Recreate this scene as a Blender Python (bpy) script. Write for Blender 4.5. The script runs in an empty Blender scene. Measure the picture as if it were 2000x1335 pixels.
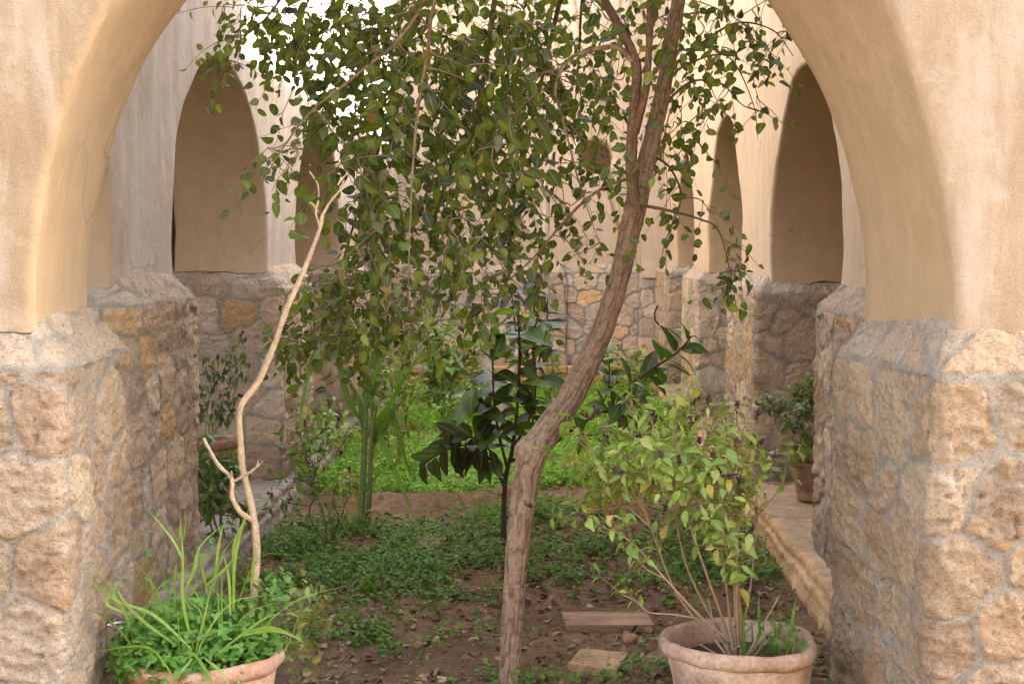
import bpy, math, random
import numpy as np

S = bpy.context.scene
C = S.collection
R = math.radians
rng = np.random.default_rng(11)
random.seed(11)

# ------------------------------------------------------------------ camera
F = 2000 * 50.0 / 36.0
EYE = np.array((0.0, 0.0, 1.45))
PITCH = math.atan(187.5 / F)
YAW = math.atan(65.0 / F)
cd = bpy.data.cameras.new("camera")
cd.lens = 50; cd.sensor_width = 36; cd.clip_start = 0.05; cd.clip_end = 500
cam = bpy.data.objects.new("camera", cd)
cam.location = EYE
cam.rotation_euler = (math.pi / 2 - PITCH, 0, YAW)
C.objects.link(cam); S.camera = cam

# ------------------------------------------------------------------ sky, sun, exposure
SUN_EL, SUN_AZ = 37.0, 75.0            # azimuth clockwise from +Y
w = bpy.data.worlds.new("World"); S.world = w; w.use_nodes = True
nt = w.node_tree
bg = nt.nodes["Background"]
sky = nt.nodes.new("ShaderNodeTexSky"); sky.sky_type = 'NISHITA'; sky.sun_disc = False
sky.sun_elevation = R(SUN_EL); sky.sun_rotation = R(SUN_AZ)
sky.dust_density = 4.0; sky.air_density = 1.0; sky.ozone_density = 0.6
hs = nt.nodes.new("ShaderNodeHueSaturation"); hs.inputs["Saturation"].default_value = 0.6
nt.links.new(sky.outputs[0], hs.inputs["Color"]); nt.links.new(hs.outputs[0], bg.inputs[0])
bg.inputs[1].default_value = 0.14
sl = bpy.data.lights.new("sun", 'SUN'); sl.energy = 5.0; sl.angle = R(0.6); sl.color = (1, .95, .88)
so = bpy.data.objects.new("sun", sl); C.objects.link(so)
_a, _e = R(SUN_AZ), R(SUN_EL)
from mathutils import Vector
_d = Vector((math.sin(_a) * math.cos(_e), math.cos(_a) * math.cos(_e), math.sin(_e)))
so.rotation_euler = _d.to_track_quat('Z', 'Y').to_euler()
S.view_settings.view_transform = 'Standard'; S.view_settings.look = 'None'
S.view_settings.exposure = 3.2; S.view_settings.gamma = 1
S.render.engine = 'CYCLES'
S.cycles.max_bounces = 8; S.cycles.diffuse_bounces = 6; S.cycles.transmission_bounces = 4
S.cycles.use_denoising = True

# ------------------------------------------------------------------ helpers
def P(u, v, Y):
    """world point that the photo's pixel (u,v) shows at depth Y"""
    x = (u - 1000) / F; y = (667.5 - v) / F
    cp, sp, cy, sy = math.cos(PITCH), math.sin(PITCH), math.cos(YAW), math.sin(YAW)
    fwd = np.array((-sy * cp, cy * cp, -sp)); rt = np.array((cy, sy, 0)); up = np.array((-sy * sp, cy * sp, cp))
    d = fwd + rt * x + up * y
    return EYE + d * (Y / d[1])

def _h(ix, iy, iz, seed):
    M = np.uint64(0xffffffff)
    h = (ix.astype(np.int64) * 374761393 + iy.astype(np.int64) * 668265263 + iz.astype(np.int64) * 1442695041 + seed * 974711 + 12345)
    h = h.astype(np.uint64) & M
    h = ((h ^ (h >> np.uint64(13))) * np.uint64(1274126177)) & M
    h = ((h ^ (h >> np.uint64(15))) * np.uint64(2246822519)) & M
    h = h ^ (h >> np.uint64(16))
    return h.astype(np.float64) / 4294967295.0

def vn(p, s, seed=0):
    """value noise, p (...,3), feature size s (number or 3), range -1..1"""
    q = np.asarray(p, float) / np.asarray(s, float)
    i = np.floor(q).astype(np.int64); f = q - i; u = f * f * (3 - 2 * f)
    r = 0
    for a in (0, 1):
        for b in (0, 1):
            for c in (0, 1):
                wgt = (u[..., 0] if a else 1 - u[..., 0]) * (u[..., 1] if b else 1 - u[..., 1]) * (u[..., 2] if c else 1 - u[..., 2])
                r = r + wgt * _h(i[..., 0] + a, i[..., 1] + b, i[..., 2] + c, seed)
    return r * 2 - 1

def fbm(p, s, seed=0, o=3):
    r, a, t = 0, 1.0, 0
    for k in range(o):
        r = r + a * vn(p, np.asarray(s) / 2 ** k, seed + 17 * k); t += a; a *= .5
    return r / t

def ss(a, b, x):
    t = np.clip((x - a) / (b - a), 0, 1); return t * t * (3 - 2 * t)

def unit(a):
    a = np.asarray(a, float)
    return a / np.maximum(np.linalg.norm(a, axis=-1, keepdims=True), 1e-9)

def raw_mesh(name, V, Q, rgb=None, extra=None, smooth=True):
    me = bpy.data.meshes.new(name)
    V = np.asarray(V, np.float32); Q = np.asarray(Q, np.int32)
    me.vertices.add(len(V)); me.vertices.foreach_set("co", V.ravel())
    me.loops.add(Q.size); me.loops.foreach_set("vertex_index", Q.ravel())
    me.polygons.add(len(Q))
    me.polygons.foreach_set("loop_start", np.arange(0, Q.size, 4, dtype=np.int32))
    me.polygons.foreach_set("loop_total", np.full(len(Q), 4, np.int32))
    me.polygons.foreach_set("use_smooth", np.full(len(Q), smooth))
    if rgb is not None:
        a = me.attributes.new("rgb", 'FLOAT_COLOR', 'POINT')
        c = np.ones((len(V), 4), np.float32); c[:, :3] = rgb
        a.data.foreach_set("color", c.ravel())
    for k, val in (extra or {}).items():
        a = me.attributes.new(k, 'FLOAT', 'POINT'); a.data.foreach_set("value", np.asarray(val, np.float32))
    me.update(calc_edges=True); me.validate()
    return me

def tag(o, label=None, cat=None, group=None, kind=None):
    for k, v in (("label", label), ("category", cat), ("group", group), ("kind", kind)):
        if v: o[k] = v
    return o

def thing(name, loc, label, cat, group=None):
    o = bpy.data.objects.new(name, None); o.location = loc; o.empty_display_size = .1
    C.objects.link(o); return tag(o, label, cat, group)

def world_origin(o):
    b = np.zeros(3)
    while o is not None:
        b = b + np.array(o.location); o = o.parent
    return b

class Geo:
    """collects quads, links them as ONE mesh object"""
    def __init__(s): s.V = []; s.Q = []; s.C = []; s.X = []; s.n = 0
    def add(s, V, Q, rgb=(.5, .5, .5), x=0.0):
        V = np.asarray(V, float).reshape(-1, 3); Q = np.asarray(Q, np.int64).reshape(-1, 4)
        s.V.append(V); s.Q.append(Q + s.n); s.n += len(V)
        s.C.append(np.broadcast_to(np.asarray(rgb, float), (len(V), 3)))
        s.X.append(np.broadcast_to(np.asarray(x, float), (len(V),)))
        return s
    def grid(s, G, rgb=(.5, .5, .5), x=0.0, closed=False):
        G = np.asarray(G, float); a, b = G.shape[:2]
        I = np.arange(a * b).reshape(a, b)
        if closed: I = np.concatenate([I, I[:, :1]], 1)
        Q = np.stack([I[:-1, :-1], I[:-1, 1:], I[1:, 1:], I[1:, :-1]], -1).reshape(-1, 4)
        c = np.asarray(rgb, float)
        if c.ndim == 3: c = c.reshape(-1, 3)
        xx = np.asarray(x, float)
        if xx.ndim == 2: xx = xx.reshape(-1)
        return s.add(G.reshape(-1, 3), Q, c, xx)
    def tube(s, pts, rad, n=6, rgb=(.2, .14, .09), cap=True):
        pts = np.asarray(pts, float); m = len(pts)
        rad = np.atleast_1d(np.asarray(rad, float)); rad = np.interp(np.linspace(0, 1, m), np.linspace(0, 1, len(rad)), rad) if len(rad) > 1 else np.full(m, rad[0])
        t = unit(np.gradient(pts, axis=0))
        a = np.array((0, 0, 1.)) if abs(t[0][2]) < .9 else np.array((1., 0, 0))
        nn = unit(np.cross(t[0], a)); N = []
        for k in range(m):
            nn = unit(nn - t[k] * np.dot(nn, t[k])); N.append(nn)
        N = np.array(N); B = np.cross(t, N)
        ang = np.linspace(0, 2 * math.pi, n, endpoint=False)
        G = pts[:, None] + rad[:, None, None] * (np.cos(ang)[None, :, None] * N[:, None] + np.sin(ang)[None, :, None] * B[:, None])
        if cap:
            G = np.concatenate([np.repeat(pts[:1, None], n, 1), G, np.repeat(pts[-1:, None], n, 1)], 0)
        return s.grid(G, rgb, closed=True)
    def box(s, c, d, rgb=(.5, .5, .5)):
        c = np.asarray(c, float); d = np.asarray(d, float) / 2
        V = [c + d * np.array(k) for k in ((-1,-1,-1),(1,-1,-1),(1,1,-1),(-1,1,-1),(-1,-1,1),(1,-1,1),(1,1,1),(-1,1,1))]
        Q = [(0,3,2,1),(4,5,6,7),(0,1,5,4),(1,2,6,5),(2,3,7,6),(3,0,4,7)]
        return s.add(V, Q, rgb)
    def build(s, name, mat, parent=None, loc=None, smooth=True, extra="x", weld=False):
        V = np.concatenate(s.V); Q = np.concatenate(s.Q); c = np.concatenate(s.C); x = np.concatenate(s.X)
        base = world_origin(parent) if parent is not None else np.zeros(3)
        if loc is not None and parent is None: base = np.asarray(loc, float)
        me = raw_mesh(name, V - base, Q, c, {extra: x}, smooth)
        if weld:
            import bmesh
            bm = bmesh.new(); bm.from_mesh(me); bmesh.ops.remove_doubles(bm, verts=bm.verts, dist=.0015)
            bmesh.ops.recalc_face_normals(bm, faces=bm.faces); bm.to_mesh(me); bm.free()
        me.materials.append(mat)
        o = bpy.data.objects.new(name, me); C.objects.link(o)
        if parent is not None: o.parent = parent
        elif loc is not None: o.location = loc
        return o

# ------------------------------------------------------------------ leaves
ST = np.array((0, .1, .3, .55, .8, .95, 1.0))
SHAPES = {
    'oval':  np.array((.04, .23, .36, .37, .26, .11, .008)),
    'ovate': np.array((.03, .20, .31, .28, .17, .065, .004)),
    'lance': np.array((.02, .12, .22, .21, .12, .05, .004)),
    'basil': np.array((.03, .13, .24, .22, .11, .045, .004)),
    'blade': np.array((.012, .022, .028, .026, .017, .008, .001)),
    'guava': np.array((.03, .15, .25, .25, .16, .07, .005)),
}
def leaves(g, pos, d, nrm, L, rgb, shape='oval', fold=(.0, .5), curl=(.0, .35), wv=.12, simple=False):
    pos = np.asarray(pos, float).reshape(-1, 3); n = len(pos)
    if n == 0: return
    d = unit(np.asarray(d, float).reshape(-1, 3)); nrm = np.asarray(nrm, float).reshape(-1, 3)
    sd = unit(np.cross(d, nrm)); nr = np.cross(sd, d)
    L = np.broadcast_to(np.asarray(L, float), (n,))
    st, hw = ST, SHAPES[shape]
    if simple: st, hw = ST[[0, 2, 4, 6]], hw[[0, 2, 4, 6]]
    m = len(st)
    fo = rng.uniform(*fold, n); cu = rng.uniform(*curl, n); wid = rng.uniform(.85, 1.15, n)
    ph = rng.uniform(0, 6.28, (n, 1)); amp = rng.uniform(0, wv, (n, 1))
    across = np.array((-1., 0., 1.))
    x = hw[None, :, None] * across[None, None] * wid[:, None, None]
    z = np.abs(x) * fo[:, None, None] - (cu[:, None] * st[None] ** 2)[:, :, None] \
        + (amp * np.sin(st[None] * 7 + ph))[:, :, None] * np.abs(across)[None, None] * hw[None, :, None] * across[None, None]
    y = np.broadcast_to(st[None, :, None], x.shape)
    V = pos[:, None, None] + L[:, None, None, None] * (y[..., None] * d[:, None, None] + x[..., None] * sd[:, None, None] + z[..., None] * nr[:, None, None])
    I = np.arange(n * m * 3).reshape(n, m, 3)
    Q = np.stack([I[:, :-1, :-1], I[:, :-1, 1:], I[:, 1:, 1:], I[:, 1:, :-1]], -1).reshape(-1, 4)
    rgb = np.asarray(rgb, float)
    if rgb.ndim == 1: rgb = np.broadcast_to(rgb, (n, 3))
    cc = np.repeat(rgb, m * 3, 0)
    xx = np.broadcast_to(np.abs(across)[None, None], (n, m, 3)).reshape(-1)
    g.add(V.reshape(-1, 3), Q, cc, xx)

def palette(n, cols, wts=None, jit=.18):
    cols = np.array(cols, float); k = rng.choice(len(cols), n, p=None if wts is None else np.array(wts) / sum(wts))
    return np.clip(cols[k] * rng.uniform(1 - jit, 1 + jit, (n, 1)) * rng.uniform(.93, 1.07, (n, 3)), .004, 1)

def curve(pts, n=20):
    """smooth polyline (Catmull-Rom) through pts"""
    p = np.asarray(pts, float); p = np.concatenate([[2 * p[0] - p[1]], p, [2 * p[-1] - p[-2]]])
    out = []; segs = len(p) - 3; per = max(2, n // segs)
    for i in range(segs):
        t = np.linspace(0, 1, per, endpoint=False)[:, None]
        a, b, c, d = p[i:i + 4]
        out.append(.5 * ((2 * b) + (-a + c) * t + (2 * a - 5 * b + 4 * c - d) * t ** 2 + (-a + 3 * b - 3 * c + d) * t ** 3))
    out.append(p[-2:-1]); return np.concatenate(out)

def taper(r0, r1, n): return np.linspace(r0, r1, n)

# ------------------------------------------------------------------ materials
def mat(name, rough=.85, spec=.3):
    m = bpy.data.materials.new(name); m.use_nodes = True
    b = m.node_tree.nodes["Principled BSDF"]
    b.inputs["Roughness"].default_value = rough; b.inputs["Specular IOR Level"].default_value = spec
    return m, m.node_tree, b
def N(t, kind, **kw):
    n = t.nodes.new("ShaderNode" + kind)
    for k, v in kw.items():
        if k in n.inputs: n.inputs[k].default_value = v
        else: setattr(n, k, v)
    return n
def L_(t, a, b): t.links.new(a, b)
def coords(t, scale=(1, 1, 1)):
    tc = N(t, "TexCoord"); mp = N(t, "Mapping"); mp.inputs["Scale"].default_value = scale
    L_(t, tc.outputs["Object"], mp.inputs["Vector"]); return mp.outputs[0]
def noise_(t, vec, scale, detail=4, rough=.55, dist=0):
    n = N(t, "TexNoise"); n.inputs["Scale"].default_value = scale; n.inputs["Detail"].default_value = detail
    n.inputs["Roughness"].default_value = rough; n.inputs["Distortion"].default_value = dist
    L_(t, vec, n.inputs["Vector"]); return n.outputs["Fac"]
def ramp(t, fac, stops):
    r = N(t, "ValToRGB"); e = r.color_ramp.elements
    while len(e) < len(stops): e.new(.5)
    for k, (p, c) in enumerate(stops):
        e[k].position = p; e[k].color = (*c, 1) if len(c) == 3 else c
    L_(t, fac, r.inputs[0]); return r.outputs[0]
def mix(t, fac, a, b, mode='MIX'):
    m = N(t, "Mix", data_type='RGBA', blend_type=mode)
    for sock, val in ((m.inputs[0], fac), (m.inputs[6], a), (m.inputs[7], b)):
        if isinstance(val, (int, float)): sock.default_value = val
        elif isinstance(val, tuple): sock.default_value = (*val, 1)
        else: L_(t, val, sock)
    return m.outputs[2]
def g3(v): return (v, v, v)
def bump(t, b, hs, prev=None):
    for h, st, di in hs:
        n = N(t, "Bump"); n.inputs["Strength"].default_value = st; n.inputs["Distance"].default_value = di
        L_(t, h, n.inputs["Height"])
        if prev is not None: L_(t, prev, n.inputs["Normal"])
        prev = n.outputs[0]
    L_(t, prev, b.inputs["Normal"])

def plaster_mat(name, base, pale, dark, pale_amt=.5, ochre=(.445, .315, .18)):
    m, t, b = mat(name, .92, .15)
    v = coords(t); vs = coords(t, (1, 1, .18))
    big = noise_(t, v, 1.7, 5, .6, .4); streak = noise_(t, vs, 7, 5, .6, .3)
    mid = noise_(t, v, 9, 6, .65); fine = noise_(t, v, 240, 3, .6); sand = noise_(t, v, 420, 2)
    c = mix(t, ramp(t, big, [(.40, g3(0)), (.60, g3(1))]), base, dark)
    f1 = ramp(t, streak, [(.47, g3(0)), (.61, g3(pale_amt))])
    c = mix(t, f1, c, pale)
    f2 = ramp(t, mid, [(.52, g3(0)), (.63, g3(pale_amt * .7))])
    c = mix(t, f2, c, pale)
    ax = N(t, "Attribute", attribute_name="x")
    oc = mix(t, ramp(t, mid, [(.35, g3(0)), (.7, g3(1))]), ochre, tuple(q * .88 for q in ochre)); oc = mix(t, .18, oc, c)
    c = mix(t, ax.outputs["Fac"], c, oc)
    c = mix(t, .2, c, ramp(t, fine, [(.36, g3(.25)), (.64, g3(.78))]), 'SOFT_LIGHT')
    c = mix(t, .16, c, ramp(t, noise_(t, vs, 20, 5, .7), [(.36, g3(.25)), (.64, g3(.75))]), 'SOFT_LIGHT')
    # hairline cracks
    vo = N(t, "TexVoronoi", feature='DISTANCE_TO_EDGE'); vo.inputs["Scale"].default_value = 1.1
    nz = N(t, "TexNoise"); nz.inputs["Scale"].default_value = 3; nz.inputs["Detail"].default_value = 6; L_(t, v, nz.inputs["Vector"])
    wv = mix(t, .35, (0, 0, 0), nz.outputs["Color"]); ad = N(t, "VectorMath", operation='ADD')
    L_(t, v, ad.inputs[0]); L_(t, wv, ad.inputs[1]); L_(t, ad.outputs[0], vo.inputs["Vector"])
    cr = ramp(t, vo.outputs["Distance"], [(.0, g3(1)), (.0045, g3(0))])
    gate = ramp(t, noise_(t, v, 2.3, 2), [(.56, g3(0)), (.62, g3(.6))])
    ck = mix(t, 1.0, cr, gate, 'MULTIPLY')
    c = mix(t, ck, c, (dark[0] * .45, dark[1] * .42, dark[2] * .4))
    L_(t, c, b.inputs["Base Color"])
    bump(t, b, [(noise_(t, v, 16, 4, .6), .35, .02), (fine, .6, .004), (sand, .4, .002), (streak, .3, .014)])
    return m

def stone_mat():
    m, t, b = mat("masonry", .93, .12)
    v = coords(t)
    at = N(t, "Attribute", attribute_name="rgb"); mo = N(t, "Attribute", attribute_name="mortar")
    n1 = noise_(t, v, 14, 6, .7); n2 = noise_(t, v, 70, 5, .7); n3 = noise_(t, v, 260, 3, .6)
    c = mix(t, .5, at.outputs["Color"], ramp(t, n1, [(.25, g3(.22)), (.5, g3(.5)), (.75, g3(.82))]), 'SOFT_LIGHT')
    c = mix(t, .42, c, ramp(t, n2, [(.28, g3(.15)), (.5, g3(.5)), (.7, g3(.75))]), 'SOFT_LIGHT')
    c = mix(t, .32, c, ramp(t, n3, [(.36, g3(.12)), (.5, g3(.5)), (.64, g3(.85))]), 'SOFT_LIGHT')
    pit = ramp(t, n2, [(.33, g3(1)), (.42, g3(0))])
    inv = N(t, "Math", operation='SUBTRACT'); inv.inputs[0].default_value = 1; L_(t, mo.outputs["Fac"], inv.inputs[1])
    pm = N(t, "Math", operation='MULTIPLY'); L_(t, pit, pm.inputs[0]); L_(t, inv.outputs[0], pm.inputs[1])
    pm2 = N(t, "Math", operation='MULTIPLY'); L_(t, pm.outputs[0], pm2.inputs[0]); pm2.inputs[1].default_value = .5
    c = mix(t, pm2.outputs[0], c, (.16, .10, .06))
    L_(t, c, b.inputs["Base Color"])
    bump(t, b, [(n1, .7, .03), (n2, 1.0, .022), (n3, .6, .005)])
    return m

def attr_mat(name, rough=.9, spec=.2, var=.6, scale=20, bumps=(.4, .006), stretch=(1, 1, 1)):
    m, t, b = mat(name, rough, spec)
    v = coords(t, stretch); at = N(t, "Attribute", attribute_name="rgb")
    n1 = noise_(t, v, scale, 6, .65); n2 = noise_(t, v, scale * 9, 4, .6)
    c = mix(t, var, at.outputs["Color"], ramp(t, n1, [(.25, g3(.15)), (.5, g3(.5)), (.75, g3(.85))]), 'SOFT_LIGHT')
    c = mix(t, var * .7, c, ramp(t, n2, [(.3, g3(.2)), (.7, g3(.8))]), 'SOFT_LIGHT')
    L_(t, c, b.inputs["Base Color"]); bump(t, b, [(n1, bumps[0], bumps[1] * 2), (n2, bumps[0], bumps[1] * .5)])
    return m

def leaf_mat(name="leaf", trans=.35, rough=.42, rib=.45):
    m, t, b = mat(name, rough, .4)
    v = coords(t); at = N(t, "Attribute", attribute_name="rgb"); ax = N(t, "Attribute", attribute_name="x")
    n1 = noise_(t, v, 55, 4, .6)
    c = mix(t, .55, at.outputs["Color"], ramp(t, n1, [(.25, g3(.2)), (.75, g3(.8))]), 'SOFT_LIGHT')
    rb = ramp(t, ax.outputs["Fac"], [(.0, g3(rib)), (.16, g3(0))])
    c = mix(t, rb, c, (.30, .36, .14))
    L_(t, c, b.inputs["Base Color"])
    tr = N(t, "BsdfTranslucent"); tc = mix(t, 1.0, c, (1.5, 1.7, .55), 'MULTIPLY'); L_(t, tc, tr.inputs["Color"])
    ms = N(t, "MixShader"); ms.inputs[0].default_value = trans
    out = [n for n in t.nodes if n.type == 'OUTPUT_MATERIAL'][0]
    L_(t, b.outputs[0], ms.inputs[1]); L_(t, tr.outputs[0], ms.inputs[2]); L_(t, ms.outputs[0], out.inputs["Surface"])
    bump(t, b, [(noise_(t, v, 120, 2), .25, .003)])
    return m

def soil_mat():
    m, t, b = mat("soil", .96, .1)
    v = coords(t); at = N(t, "Attribute", attribute_name="rgb")
    n1 = noise_(t, v, 3, 6, .65); n2 = noise_(t, v, 28, 6, .7); n3 = noise_(t, v, 150, 4, .7)
    c = mix(t, .6, at.outputs["Color"], ramp(t, n1, [(.3, g3(.2)), (.7, g3(.8))]), 'SOFT_LIGHT')
    c = mix(t, .7, c, ramp(t, n2, [(.3, g3(.15)), (.7, g3(.85))]), 'SOFT_LIGHT')
    c = mix(t, ramp(t, n3, [(.62, g3(0)), (.72, g3(.6))]), c, (.30, .22, .15))
    L_(t, c, b.inputs["Base Color"]); bump(t, b, [(n2, .7, .03), (n3, .8, .01)])
    return m

def bark_mat():
    m, t, b = mat("bark", .93, .12)
    v = coords(t); at = N(t, "Attribute", attribute_name="rgb"); x = N(t, "Attribute", attribute_name="x")
    n2 = noise_(t, v, 60, 5, .7); n3 = noise_(t, v, 240, 4, .7)
    c = mix(t, .7, at.outputs["Color"], ramp(t, n2, [(.3, g3(.2)), (.7, g3(.8))]), 'SOFT_LIGHT')
    c = mix(t, .6, c, ramp(t, n3, [(.3, g3(.2)), (.7, g3(.8))]), 'SOFT_LIGHT')
    c = mix(t, x.outputs["Fac"], c, (.085, .05, .03))
    L_(t, c, b.inputs["Base Color"]); bump(t, b, [(n2, .5, .006), (n3, .5, .002)])
    return m

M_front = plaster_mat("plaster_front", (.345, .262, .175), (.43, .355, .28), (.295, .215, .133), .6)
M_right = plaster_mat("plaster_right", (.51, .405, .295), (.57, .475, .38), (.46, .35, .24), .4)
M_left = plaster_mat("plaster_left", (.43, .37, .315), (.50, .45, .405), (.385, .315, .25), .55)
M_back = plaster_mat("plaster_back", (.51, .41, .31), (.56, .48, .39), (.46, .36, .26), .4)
M_stone = stone_mat()
M_ledge = attr_mat("sandstone", .94, .1, .7, 12, (.6, .012))
M_soil = soil_mat()
M_bark = bark_mat()
M_wood = attr_mat("plank_wood", .85, .2, .8, 9, (.3, .004), (.4, 3, 3))
M_terra = attr_mat("terracotta", .9, .15, .8, 9, (.45, .008))
M_twig = attr_mat("twig", .85, .2, .6, 40, (.4, .003))
M_leaf = leaf_mat()
M_weed = leaf_mat("weed_leaf", .4, .5, .1)
M_dry = attr_mat("dry_leaf", .85, .2, .6, 60, (.2, .002))
M_rock = attr_mat("rock", .93, .12, .8, 18, (.6, .01))
M_metal, _t, _b = mat("metal", .35, .5); _b.inputs["Metallic"].default_value = .9; _b.inputs["Base Color"].default_value = (.55, .56, .58, 1)
M_cable, _t, _b = mat("cable", .5, .4); _b.inputs["Base Color"].default_value = (.015, .015, .016, 1)

# ------------------------------------------------------------------ masonry
def stones(s, z, seed, sx=.215, sz=.165):
    p = np.stack([s, z, np.full_like(s, seed * 3.1)], -1)
    s = s + .030 * vn(p, .22, seed) + .009 * vn(p, .06, seed + 5) + .004 * vn(p, .02, seed + 7)
    z = z + .028 * vn(p, .22, seed + 1) + .009 * vn(p, .06, seed + 6) + .004 * vn(p, .02, seed + 8)
    j = np.floor(z / sz).astype(np.int64)
    D, ID = [], []
    for dj in (-2, -1, 0, 1, 2):
        jj = j + dj; off = _h(jj, jj * 0, jj * 0 + 9, seed)
        i = np.floor(s / sx - off).astype(np.int64)
        for di in (-2, -1, 0, 1, 2):
            ii = i + di
            r1 = _h(ii, jj, ii * 0, seed); r2 = _h(ii, jj, ii * 0 + 1, seed); r3 = _h(ii, jj, ii * 0 + 2, seed); r4 = _h(ii, jj, ii * 0 + 4, seed)
            cx = (ii + .5 + off + (r1 - .5) * .55) * sx; cz = (jj + .5 + (r2 - .5) * .5) * sz
            a = (r4 - .5) * .5; dx = s - cx; dz = (z - cz) * 1.15
            u_ = np.abs(dx * np.cos(a) + dz * np.sin(a)); v_ = np.abs(dz * np.cos(a) - dx * np.sin(a))
            D.append((u_ ** 3.5 + v_ ** 3.5) ** (1 / 3.5) - r3 * .08); ID.append(_h(ii, jj, ii * 0 + 3, seed))
    D, ID = np.array(D), np.array(ID)
    k = D.argmin(0)[None]
    d0 = np.take_along_axis(D, k, 0); id0 = np.take_along_axis(ID, k, 0)
    np.put_along_axis(D, k, 9.0, 0)
    return (D.min(0) - d0[0]) / 2, id0[0]

STONE_COLS = np.array([(.48, .36, .245), (.455, .335, .24), (.52, .41, .295), (.42, .325, .245), (.51, .335, .17), (.45, .365, .28), (.47, .335, .225)])
def stone_colour(idv, tint):
    k = (idv * 9973).astype(int) % 100
    lut = np.array([0] * 22 + [1] * 18 + [2] * 16 + [3] * 14 + [4] * 8 + [5] * 10 + [6] * 12)
    c = STONE_COLS[lut[k]] * (.82 + .36 * ((idv * 7919) % 1))[..., None]
    return c * np.asarray(tint) * 1.16

def stone_surface(g, pts, nrm, s, z, cap_mask, junction, seed, tint=(1, 1, 1), sx=.215, sz=.165, relief=1.0, mortar=(.405, .35, .285), dark_low=None):
    e, idv = stones(s, z, seed, sx, sz)
    if junction is not None: e = np.minimum(e, np.abs(junction))
    p3 = pts + seed * 1.7
    e = e + .003 * vn(p3, .03, seed + 3)
    st = ss(.0055, .0105, e)
    h = .0075 * ss(.004, .011, e) + .002 * ss(.008, .03, e) + st * (.008 * fbm(p3, (.12, .12, .08), seed + 11, 3) - .009 * np.abs(vn(p3, (.07, .07, .045), seed + 13)) + .0055 * vn(p3, .02, seed + 12) + .003 * vn(p3, .011, seed + 14))
    h = h + .007 * ((idv * 577) % 1 - .5) * st + (1 - st) * (.002 + .002 * vn(p3, .03, seed + 4))
    pits = ss(.45, .75, vn(p3, .022, seed + 21)) * st * ss(.0, .3, vn(p3, .14, seed + 22)); h = h - .006 * pits
    pts = pts + nrm * (h * relief)[..., None]
    col = stone_colour(idv, tint)
    # ochre crust and pale wear blotches belong to the stones
    och = (ss(.30, .55, fbm(p3, .11, seed + 31, 3)) * (.35 + .65 * (1 - ss(.02, .05, e))))[..., None]; col = col * (1 - .55 * och) + np.array((.52, .30, .12)) * .55 * och
    pal = ss(.05, .6, fbm(p3, .12, seed + 41, 3))[..., None]; col = col * (1 - .4 * pal) + np.array((.60, .48, .36)) * .4 * pal
    col = col * (1 - .25 * pits[..., None])
    mc = np.array(mortar) * (1 + .18 * vn(p3, .1, seed + 51))[..., None]
    # mortar smeared over the stone edges, with gaps
    sm = np.maximum(1 - st, .6 * ss(.0, .6, vn(p3, .07, seed + 61)) * (1 - ss(.006, .022, e)))
    if cap_mask is not None:
        col = np.where(cap_mask[..., None], col * .45 + np.array((.56, .45, .34)) * .55, col)
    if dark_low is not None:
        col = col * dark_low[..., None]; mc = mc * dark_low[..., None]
    col = col * (1 - sm[..., None]) + mc * sm[..., None]
    g.grid(pts, col, sm)

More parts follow.
